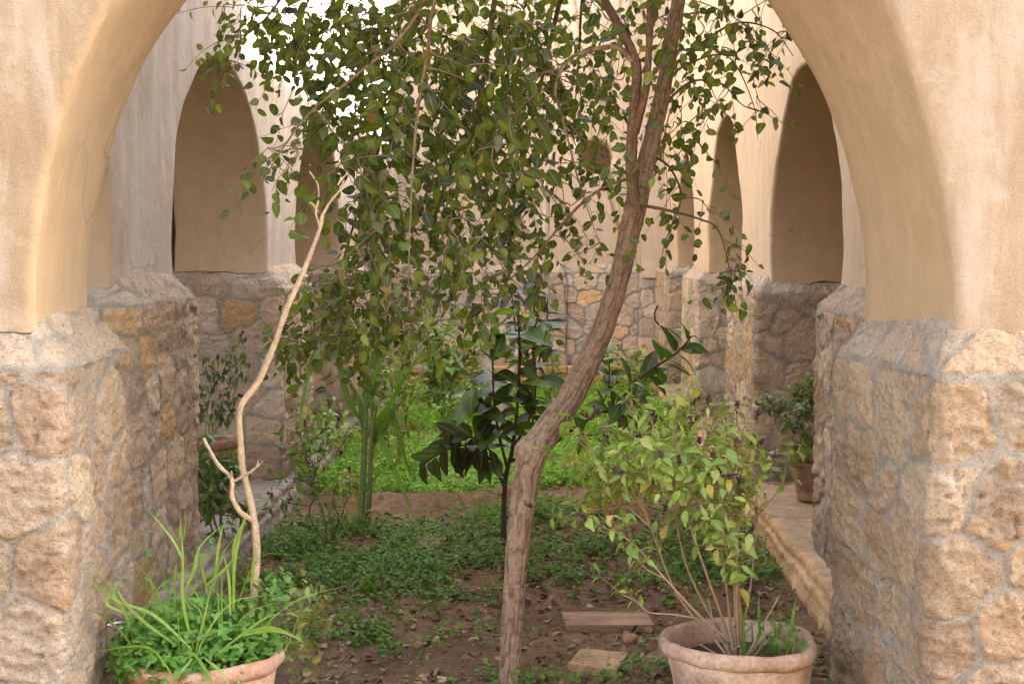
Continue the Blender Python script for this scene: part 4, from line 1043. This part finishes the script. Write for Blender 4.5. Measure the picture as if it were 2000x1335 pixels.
for pts in ([(385, 1290, 3.85), (358, 1180, 3.85), (357, 1090, 3.85), (353, 1020, 3.86)], [(357, 1092, 3.85), (335, 1050, 3.85), (285, 990, 3.85)], [(354, 1060, 3.85), (362, 1030, 3.85), (358, 970, 3.85)],
            [(372, 1265, 3.8), (300, 1200, 3.8), (225, 1170, 3.8), (232, 1135, 3.8)], [(345, 1260, 3.8), (283, 1215, 3.8), (240, 1170, 3.8), (222, 1130, 3.8)], [(240, 1195, 3.8), (210, 1180, 3.8), (215, 1160, 3.8), (230, 1140, 3.8)],
            [(325, 1190, 3.85), (275, 1140, 3.85), (230, 1125, 3.85), (185, 1120, 3.85)], [(380, 1280, 3.82), (398, 1210, 3.82), (415, 1130, 3.82)], [(362, 1150, 3.85), (380, 1110, 3.85), (392, 1065, 3.85), (440, 1020, 3.86)],
            [(450, 1200, 3.88), (447, 1130, 3.88), (436, 1080, 3.88)], [(456, 1190, 3.9), (458, 1100, 3.9), (470, 1040, 3.9), (487, 990, 3.9)], [(455, 1110, 3.9), (458, 1060, 3.9), (478, 1010, 3.9)], [(405, 1140, 3.86), (440, 1110, 3.86), (455, 1090, 3.86)],
            [(420, 1280, 3.8), (470, 1240, 3.8), (520, 1205, 3.8), (548, 1198, 3.8)], [(470, 1240, 3.8), (530, 1230, 3.8), (570, 1240, 3.8), (600, 1260, 3.78)], [(480, 1235, 3.8), (520, 1225, 3.79), (555, 1232, 3.78), (590, 1252, 3.77)],
            [(365, 1265, 3.76), (390, 1290, 3.74), (415, 1330, 3.72), (440, 1375, 3.72)], [(400, 1285, 3.76), (430, 1310, 3.73), (455, 1350, 3.72)], [(375, 1285, 3.76), (355, 1310, 3.73), (340, 1330, 3.72)], [(345, 1330, 3.7), (300, 1270, 3.78), (250, 1262, 3.8), (180, 1275, 3.82)],
            [(420, 1130, 3.9), (425, 1080, 3.9), (432, 1040, 3.9), (440, 1015, 3.9)], [(350, 1050, 3.86), (352, 1035, 3.86), (354, 1010, 3.86)], [(405, 1160, 3.86), (395, 1110, 3.86), (388, 1080, 3.86)], [(490, 1150, 3.95), (495, 1100, 3.95), (500, 1070, 3.95)]):
    strap(g, px([(u, v, y - .06) for u, v, y in pts]), .0043, GB)
for k in range(34):
    a_ = rng.uniform(0, 6.28); q0 = PLt + np.array((.17 * math.cos(a_) * rng.random() - .02, .15 * math.sin(a_) - .03, .02)); hh_ = rng.uniform(.16, .36); ln_ = rng.normal(size=3) * .07; ln_[2] = 0
    strap(g, [q0, q0 + ln_ * .3 + (0, 0, hh_ * .4), q0 + ln_ + (0, 0, hh_ * .8), q0 + ln_ * 2.1 + (0, 0, hh_ * rng.uniform(.85, 1.0))], .0026, (.17, .29, .045), n=12)
g.build("blades", M_weed, o)
# yellow green basil hanging behind the left pot
tips = [P(u, v, y) for u, v, y in ((600, 1165, 4.25), (610, 1210, 4.2), (585, 1190, 4.15), (600, 1250, 4.2), (595, 1290, 4.2), (575, 1300, 4.25), (580, 1240, 4.15))]
basil("basil_bush", "small yellowish basil leaning out behind the right rim of the left pot", PL + np.array((.2, .12, .28)), tips, L=(.02, .042), r0=.003, leaf_from=.25, side=4, cols=[(.17, .24, .06), (.24, .27, .08), (.14, .20, .06), (.27, .24, .07)], wts=[3, 3, 2, 1.5], pairs_gap=.025, spl=(.04, .09), stemc=(.22, .26, .1), spikes=False)
# metal ring on the left pier
g = Geo(); cR = P(181, 1220, 3.98); cR[0] = -1.225; an = np.linspace(0, 2 * math.pi, 33)
g.tube(cR + np.stack([.012 + .03 * np.cos(an), .02 * np.sin(an), .003 * np.sin(an)], -1), .0035, 8, cap=False); g.tube(np.array([cR + (-.04, 0, 0), cR + (-.015, 0, 0)]), .004, 8)
tag(g.build("wall_ring", M_metal, loc=cR), "small dull metal ring fixed low in the left arch pier", "ring")

# ------------------------------------------------------------------ guava sapling behind the tree
GU = [(.075, .15, .03), (.055, .11, .026), (.10, .17, .035), (.075, .075, .035), (.20, .25, .04)]
o = thing("guava_sapling", P(985, 1085, 6.8) * np.array((1, 1, 0)), "dark green large leaved sapling with veined leaves, behind the leaning trunk", "sapling")
gs, gl = Geo(), Geo()
def gu_branch(pts, r0, fr, to, k, L=(.12, .19), cols=GU, wts=(4, 3, 3, 2, 1), hang=.3, up=.15, sc=(.10, .06, .04)):
    q = curve(px(pts), 40); gs.tube(q, taper(r0, r0 * .4, len(q)), 7, sc)
    for j, f in enumerate(np.linspace(fr, to, int(k * 1.5))):
        i = int(f * (len(q) - 1)); t = unit(q[min(i + 1, len(q) - 1)] - q[max(i - 1, 0)])
        s = unit(np.cross(t, (math.sin(j * 1.57 + .4), math.cos(j * 1.57 + .4), .3)))
        for sg in (1, -1):
            d = s * sg + t * .45 + rng.normal(size=3) * .35 + np.array((0, 0, -hang + up))
            tip = (f > .93)
            leaves(gl, q[i] + unit(d) * .01, d, t * .6 + np.array((0, -.25, .6)) + rng.normal(size=3) * .3, rng.uniform(*L) * (.65 if tip else 1), palette(1, cols, wts), 'guava', (.1, .4), (.1, .5))
    return q
gu_branch([(983, 1090, 6.8), (984, 1000, 6.8), (988, 930, 6.8), (1000, 880, 6.8), (1010, 800, 6.8), (1015, 700, 6.8), (1012, 610, 6.8)], .014, .5, 1, 9)
gu_branch([(990, 910, 6.8), (975, 850, 6.75), (965, 780, 6.7), (962, 700, 6.7), (960, 640, 6.7)], .008, .25, 1, 8)
gu_branch([(1000, 880, 6.8), (1040, 800, 6.85), (1045, 720, 6.9), (1040, 620, 6.9)], .008, .3, 1, 7)
gu_branch([(985, 950, 6.8), (960, 900, 6.7), (920, 870, 6.6), (870, 880, 6.55), (825, 905, 6.5)], .007, .25, 1, 8, (.09, .14), [(.05, .075, .025), (.065, .10, .03), (.07, .06, .03)], (1, 1, 1), hang=1.1)
gu_branch([(985, 930, 6.8), (950, 870, 6.65), (910, 850, 6.6), (880, 850, 6.6)], .006, .3, 1, 6, (.09, .14), [(.035, .05, .022), (.045, .07, .026)], (1, 1), hang=.9)
gu_branch([(1000, 860, 6.8), (950, 820, 6.75), (930, 780, 6.7), (925, 740, 6.7)], .005, .3, 1, 5)
gu_branch([(995, 900, 6.8), (1060, 880, 6.7), (1130, 830, 6.6), (1200, 790, 6.55), (1260, 730, 6.5), (1320, 690, 6.5), (1352, 655, 6.5)], .010, .45, 1, 10, (.10, .15))
gu_branch([(1150, 820, 6.6), (1185, 770, 6.6), (1190, 710, 6.6), (1185, 690, 6.6)], .005, .3, 1, 5, (.08, .12))
gu_branch([(1180, 805, 6.6), (1220, 800, 6.5), (1270, 790, 6.5)], .005, .3, 1, 4, (.09, .13))
gu_branch([(1120, 835, 6.65), (1150, 850, 6.6), (1190, 840, 6.6)], .005, .3, 1, 3, (.09, .13))
gs.build("stem", M_twig, o); gl.build("foliage", M_leaf, o)
PU = [(.12, .10, .14), (.10, .075, .11), (.09, .08, .07), (.08, .105, .045)]
o = thing("purple_shrub", P(1042, 860, 8.0) * np.array((1, 1, 0)), "tall shrub with purplish lilac leaves beyond the dark sapling", "shrub")
gs, gl = Geo(), Geo()
gu_branch([(1042, 880, 8), (1040, 760, 8), (1042, 640, 8), (1045, 560, 8), (1050, 500, 8)], .008, .35, 1, 13, (.08, .12), PU, (3, 3, 2, 2), hang=1.3)
gu_branch([(1040, 760, 8), (1010, 660, 8), (1000, 580, 8), (985, 540, 8)], .006, .3, 1, 9, (.08, .12), PU, (3, 3, 2, 2), hang=1.3)
gu_branch([(1041, 740, 8), (1065, 660, 8), (1070, 580, 8)], .006, .3, 1, 8, (.08, .12), PU, (2, 3, 2, 3), hang=.5)
gs.build("stem", M_twig, o); gl.build("foliage", M_leaf, o)

# ------------------------------------------------------------------ cane like plant
o = thing("cane_plant", P(707, 1040, 7.2) * np.array((1, 1, 0)), "tall cane like grass plant with long strap leaves left of the leaning tree", "plant")
g = Geo(); Yc = 7.15
CG = (.085, .17, .025); CG2 = (.12, .20, .06)
g.tube(curve(px([(703, 1045, Yc), (708, 960, Yc), (712, 860, Yc), (716, 760, Yc), (716, 690, Yc)]), 20), taper(.02, .009, 21), 8, (.16, .22, .07)); g.build("stalk", M_twig, o); g = Geo()
g.tube(curve(px([(716, 1045, Yc + .05), (722, 960, Yc), (726, 860, Yc), (735, 780, Yc)]), 20), taper(.015, .008, 21), 8, (.17, .2, .07))
g.build("stalk", M_twig, o)
g = Geo()
for pts, wpx, c in (([(722, 880), (745, 820), (795, 730), (848, 655)], 7, CG), ([(770, 760), (815, 668), (838, 664), (855, 720), (863, 790)], 6, CG2), ([(722, 820), (745, 860), (780, 940), (815, 1025)], 9, CG2),
        ([(714, 800), (650, 690), (612, 700), (592, 780), (582, 850)], 8, CG2), ([(712, 880), (705, 800), (690, 760), (672, 740)], 8, CG), ([(716, 780), (718, 700), (712, 640), (735, 560)], 8, CG), ([(720, 780), (745, 690), (760, 640), (770, 600)], 8, CG),
        ([(720, 850), (755, 800), (775, 830), (790, 890), (806, 940)], 7, CG), ([(722, 900), (745, 840), (800, 805), (868, 796)], 5, CG2), ([(725, 870), (745, 840), (770, 800), (785, 785)], 10, CG), ([(712, 830), (680, 780), (660, 700), (650, 660)], 7, CG), ([(716, 740), (700, 680), (690, 640), (660, 600)], 7, CG), ([(714, 960), (735, 930), (775, 905), (800, 900)], 4, CG2), ([(715, 800), (712, 720), (702, 660), (700, 610)], 9, CG),
        ([(708, 1010), (680, 985), (650, 990), (640, 1020)], 5, (.30, .2, .11)), ([(712, 1000), (745, 985), (765, 975), (782, 962)], 4, (.4, .3, .2)), ([(705, 1000), (690, 960), (670, 940), (650, 950)], 5, (.33, .22, .12)), ([(715, 1010), (735, 1000), (750, 1020), (760, 1035)], 4, (.25, .16, .09)), ([(707, 960), (690, 930), (672, 925), (668, 960)], 5, (.28, .2, .1))):
    j = rng.uniform(-.12, .12); strap(g, px([(u, v, Yc + j * k / len(pts)) for k, (u, v) in enumerate(pts)]), wpx * .78 * Yc / F, c, .3, 30)
g.build("blades", M_weed, o)

# ------------------------------------------------------------------ other shrubs
SH = [(.11, .18, .035), (.15, .24, .045), (.075, .125, .028), (.20, .27, .06)]
def shrub(name, label, root, tips, **kw):
    kw = {**dict(L=(.03, .055), r0=.005, leaf_from=.35, side=5, cols=SH, wts=[3, 3, 2, 1], spikes=False, stemc=(.17, .11, .07), cat="shrub"), **kw}
    root = np.asarray(P(*root)); root[2] = gz(root[0], root[1]) - .01
    return basil(name, label, root, [P(*t) for t in tips], **kw)
shrub("shrub", "sparse dark stemmed shrub left of the cane plant, in the dark weeds", (640, 1085, 6.7), [(540, 870, 6.7), (555, 930, 6.6), (580, 830, 6.75), (600, 880, 6.6), (625, 900, 6.7), (640, 860, 6.8), (660, 930, 6.7), (560, 980, 6.6), (610, 960, 6.6), (680, 960, 6.75), (590, 900, 6.9)], spikes=True, L=(.03, .05), side=4)
shrub("shrub", "leafy green shrub growing against the grey left ledge", (440, 1110, 6.3), [(385, 900, 6.3), (410, 890, 6.25), (440, 900, 6.3), (400, 940, 6.2), (430, 950, 6.2), (455, 990, 6.3), (385, 980, 6.2), (470, 1010, 6.3), (450, 930, 6.35), (395, 870, 6.35), (420, 980, 6.25)], cols=[(.085, .17, .035), (.11, .21, .04), (.065, .13, .03)], wts=[1, 1, 1], L=(.035, .06), side=7)
basil("potted_herb", "wilted drooping herb standing in the dark reddish pot", p3_ + np.array((0, 0, .31)), [P(*t) for t in ((385, 750, 6.85), (400, 720, 6.9), (420, 730, 6.9), (395, 800, 6.8), (440, 770, 6.9), (455, 690, 6.95), (470, 700, 6.95), (380, 800, 6.9), (430, 810, 6.85), (445, 800, 6.9))], cols=[(.085, .115, .04), (.065, .09, .035), (.11, .13, .05)], wts=[1, 1, 1], L=(.03, .05), leaf_from=.55, side=4, hang=1.3, spikes=True, stemc=(.2, .14, .09), r0=.003)
basil("potted_herb", "small basil with one yellow leaf in the small clay pot on the right ledge", p1 + np.array((0, 0, .17)), [P(*t) for t in ((1555, 870, 7.25), (1575, 845, 7.2), (1590, 850, 7.25), (1550, 890, 7.25), (1570, 880, 7.15), (1600, 870, 7.2), (1565, 850, 7.3))], cols=BASIL, wts=[3, 3, 2, 2, .6, .3], L=(.035, .06), leaf_from=.4, side=3, spikes=False, r0=.003, spl=(.04, .07))
basil("potted_shrub", "glossy dark green bush in the taller clay pot on the right ledge", p2 + np.array((0, 0, .24)), [P(*t) for t in ((1490, 790, 7.2), (1510, 785, 7.15), (1530, 790, 7.2), (1555, 785, 7.2), (1580, 760, 7.2), (1590, 745, 7.25), (1545, 820, 7.1), (1570, 810, 7.15), (1590, 800, 7.2), (1520, 810, 7.15), (1560, 770, 7.25))], cols=[(.055, .11, .03), (.075, .14, .03), (.14, .2, .035)], wts=[3, 3, 2], L=(.03, .05), leaf_from=.5, side=5, spikes=False, r0=.004, hang=.5, spl=(.05, .1))
shrub("shrub", "thin upright leafy shrub in the weeds right behind the cane plant", (770, 960, 9.1), [(745, 770, 9.1), (760, 720, 9.1), (780, 690, 9.1), (790, 760, 9.0), (800, 720, 9.2), (815, 770, 9.1), (765, 800, 9), (805, 830, 9.1), (790, 680, 9.2), (735, 830, 9.1)], cols=BASIL, wts=BWt, L=(.035, .06), side=5)
shrub("shrub", "bushy light green shrub before the golden kerb at the end of the garden", (868, 835, 11.2), [(835, 690, 11.2), (850, 650, 11.2), (875, 640, 11.2), (900, 660, 11.2), (920, 680, 11.2), (860, 720, 11.1), (890, 720, 11.1), (925, 730, 11.2), (845, 770, 11.1), (905, 770, 11.1), (870, 690, 11.3), (880, 780, 11.0), (838, 740, 11.2)], cols=[(.18, .29, .08), (.23, .34, .10), (.14, .23, .07), (.3, .38, .13)], wts=[3, 3, 2, 1], L=(.045, .08), side=9, r0=.008, spl=(.1, .22))
shrub("shrub", "small slender shrub right of the pale stem near the back wall", (1080, 800, 12.4), [(1070, 720, 12.4), (1085, 700, 12.4), (1078, 690, 12.4), (1095, 740, 12.4), (1065, 750, 12.4)], cols=BASIL, wts=BWt, L=(.045, .07), side=5)
shrub("shrub", "pale green shrub at the back right corner by the kerb", (1240, 770, 13.4), [(1215, 720, 13.4), (1235, 700, 13.4), (1250, 695, 13.4), (1265, 720, 13.4), (1225, 740, 13.3), (1275, 740, 13.4), (1245, 730, 13.2)], cols=BASIL, wts=BWt, L=(.05, .08), side=6)
shrub("shrub", "leafy shrub behind the right side of the leaning trunk by the back wall", (1195, 770, 13.6), [(1180, 700, 13.6), (1195, 680, 13.6), (1210, 690, 13.6), (1185, 730, 13.5), (1205, 730, 13.5)], cols=BASIL, wts=BWt, L=(.05, .08), side=6)
shrub("shrub", "low bright shrub against the far end of the left ledge", (650, 900, 9.4), [(625, 830, 9.4), (645, 800, 9.4), (665, 820, 9.4), (680, 850, 9.3), (640, 850, 9.3), (615, 860, 9.3)], cols=BASIL, wts=BWt, L=(.04, .07), side=6)
shrub("shrub", "small basil seedling at the foot of the right sandstone ledge", (1370, 1110, 6.3), [(1330, 1010, 6.3), (1360, 1000, 6.3), (1400, 1010, 6.3), (1380, 1040, 6.2), (1420, 1050, 6.3), (1340, 1050, 6.2)], cols=SH, L=(.025, .045), side=4)
BRT = dict(cols=[(.19, .30, .06), (.24, .36, .08), (.15, .24, .05), (.33, .38, .10)], wts=[3, 3, 2, 1])
shrub("shrub", "yellowish leafy bush with upright stems between the cane plant and the far kerb", (745, 850, 10.6), [(715, 740, 10.6), (735, 700, 10.6), (760, 690, 10.6), (780, 720, 10.6), (725, 780, 10.5), (770, 770, 10.5), (750, 740, 10.7), (800, 760, 10.6)], L=(.045, .075), side=7, spl=(.08, .18), **BRT)
shrub("shrub", "low tuft of broad bright leaves near the foot of the dark sapling", (905, 850, 10.2), [(885, 800, 10.2), (905, 785, 10.2), (925, 795, 10.2), (940, 815, 10.2), (895, 820, 10.1), (870, 815, 10.2)], L=(.045, .07), side=6, **BRT)
shrub("shrub", "pale low bush in the weeds right of the leaning trunk by the right ledge", (1330, 850, 10.2), [(1305, 790, 10.2), (1325, 775, 10.2), (1345, 785, 10.2), (1360, 810, 10.2), (1315, 815, 10.1)], L=(.04, .07), side=6, **BRT)
shrub("shrub", "spindly young shrub under the drooping crown left of the cane plant", (612, 960, 8.2), [(600, 840, 8.2), (615, 810, 8.2), (635, 830, 8.2), (590, 880, 8.2), (630, 880, 8.1), (650, 860, 8.2)], L=(.035, .06), side=6, **BRT)
# pale bare tree beyond
o = thing("pale_tree", P(985, 850, 10.9) * np.array((1, 1, 0)), "slim whitish bare tree standing in the far weeds", "tree")
def pale(pts, rp, name):
    q = curve(px(pts), 40); g = Geo(); r = np.interp(np.linspace(0, 1, len(q)), np.linspace(0, 1, len(rp)), np.array(rp) * 10.9 / F)
    rough_tube(g, q, r, 16, (.50, .43, .37), (.60, .55, .50), .002, fur=.03, dark=.2, seed=int(rng.integers(999))); g.build(name, M_bark, o)
pale([(990, 865, 10.9), (975, 800, 10.9), (958, 740, 10.9), (945, 700, 10.9)], [13, 11, 9.5, 8], "trunk")
pale([(978, 815, 10.9), (1010, 700, 10.9), (1045, 590, 10.9), (1065, 470, 10.9), (1068, 380, 10.9)], [9, 8, 7.5, 7, 6.5], "trunk")
pale([(1068, 385, 10.9), (1055, 362, 10.8), (1030, 358, 10.8), (1008, 352, 10.8), (960, 320, 10.7)], [5.5, 5, 4.5, 4, 3], "branch")
pale([(1068, 390, 10.9), (1080, 362, 10.9), (1100, 335, 10.9), (1115, 310, 10.9), (1150, 230, 10.9), (1185, 160, 10.9)], [4.5, 4, 3.5, 3.2, 3, 2], "branch")
pale([(1063, 365, 10.8), (1072, 340, 10.8), (1074, 320, 10.8), (1090, 240, 10.8)], [4.5, 4, 3.5, 2.5], "branch")
# stake
g = Geo(); b0 = P(782, 920, 9.0); b0[2] = -.05
g.tube(np.array([b0, P(780, 850, 9.0), P(777, 775, 9.0)]), (.016, .015, .014), 7, (.33, .24, .17)); tag(g.build("stake", M_twig, loc=b0), "plain wooden stake standing among the thin shrub stems", "stake")

# ------------------------------------------------------------------ boards, slabs and stones on the soil
def slab(name, label, cat, corners, th, col, m, seed, z=.0, rough=.004, nb=18):
    """flat slab from four ground corners (u,v on the soil plane)"""
    def gp(u, v):
        a, b = P(u, v, 1.0), EYE; d = a - b; t = (z + th - b[2]) / d[2]; return b + d * t
    q = [gp(*c) for c in corners]; a = np.linspace(0, 1, nb)
    top = np.array([[(q[0] * (1 - s) + q[1] * s) * (1 - t) + (q[3] * (1 - s) + q[2] * s) * t for s in a] for t in a])
    top[..., 2] += rough * fbm(top + seed, .05, seed, 3)
    edge = np.minimum(np.minimum(a, 1 - a)[:, None], np.minimum(a, 1 - a)[None]) ; top[..., 2] -= .004 * (edge < .001)
    top[..., :2] += (rough * 1.2 * np.stack([vn(top + seed, .06, seed + 1), vn(top + seed, .06, seed + 2)], -1)) * (edge < .03)[..., None]
    ring = np.concatenate([top[0, :-1], top[:-1, -1], top[-1, :0:-1], top[:0:-1, 0]])
    cen = ring.mean(0); g = Geo(); cc = np.array(col) * (1 + .2 * fbm(top + seed, .08, seed + 4, 2))[..., None]
    g.grid(top, cc)
    low = ring.copy(); low[:, 2] = z - .02
    mid = ring.copy(); mid[:, 2] = (ring[:, 2] * .5 + z * .5); mid[:, :2] += (mid - cen)[:, :2] * .01
    rg = ring.copy(); g.grid(np.stack([low, mid, rg]), np.array(col) * .9, closed=True)
    loc = cen.copy(); loc[2] = z
    return tag(g.build(name, m, loc=loc), label, cat)
slab("wooden_board", "short weathered brown board lying flat on the bare soil behind the right pot", "board", [(1105, 1218), (1278, 1217), (1263, 1193), (1097, 1192)], .018, (.30, .19, .12), M_wood, 501, z=.01, rough=.0018)
slab("stone_slab", "ochre flat stone slab on the soil in front of the board", "stone", [(1110, 1292), (1203, 1306), (1225, 1272), (1134, 1263)], .035, (.40, .26, .15), M_rock, 511, z=.0)
slab("stone_slab", "reddish purple flat stone slab partly behind the right pot", "stone", [(1212, 1300), (1275, 1318), (1330, 1275), (1290, 1262)], .025, (.25, .145, .105), M_rock, 521, z=.0)
slab("stone_slab", "broken brown slab edge set in the earth bank behind the cut grass", "stone", [(806, 1065), (850, 1072), (880, 1040), (830, 1040)], .03, (.25, .16, .1), M_rock, 531, z=.0)
slab("stone_slab", "leaning reddish tile against the corner of the right ledge", "tile", [(1405, 1030), (1440, 1050), (1455, 1010), (1425, 1000)], .05, (.28, .16, .12), M_rock, 541, z=.0)
def rock(label, u, v, Y, r, col, seed):
    c = P(u, v, Y); c[2] = gz(c[0], c[1]) + r * .35
    g = Geo(); th = np.linspace(0, math.pi, 16); ph = np.linspace(0, 2 * math.pi, 25)[:-1]
    G = np.array([[(math.sin(a) * math.cos(b), math.sin(a) * math.sin(b), .7 * math.cos(a)) for b in ph] for a in th])
    k = 1 + .3 * fbm(G + seed, .9, seed, 3); g.grid(c + G * k[..., None] * r, col, closed=True)
    tag(g.build("stone", M_rock, loc=c), label, "stone")
rock("small orange brown lump of stone between the two flat slabs and the board", 1229, 1258, 5.1, .03, (.36, .22, .13), 551)
rock("dark rounded stone behind the left pot at the thin sapling", 540, 1160, 4.6, .045, (.10, .06, .05), 561)
rock("small brown stone in the weeds near the earth bank", 905, 1060, 6.9, .03, (.25, .16, .1), 571)

# ------------------------------------------------------------------ small fixtures
rp = px([(381, 640, 6.0), (379, 690, 6.0), (382, 740, 6.0), (378, 800, 6.0)])
g = Geo(); q = curve(rp, 60); tt = np.linspace(0, 60, len(q))
for ph in (0, 2.1, 4.2): g.tube(q + .004 * np.stack([np.cos(tt + ph), np.sin(tt + ph), tt * 0], -1), .004, 5, (.30, .18, .09))
for k in range(14): g.tube(np.array([q[0], q[0] + rng.normal(size=3) * .02 + (.01, 0, .01)]), .003, 4, (.45, .36, .28))
tag(g.build("rope", M_twig, loc=q[-1]), "frayed brown rope hanging at the edge of the first left arch", "rope")
g = Geo(); g.tube(curve(px([(1285, 596, 13.9), (1279, 610, 13.9), (1280, 625, 13.9), (1287, 634, 13.9)]), 20), .008, 8)
tag(g.build("cable", M_cable, loc=P(1285, 596, 13.9)), "short black cable loop on the far right pier", "cable")
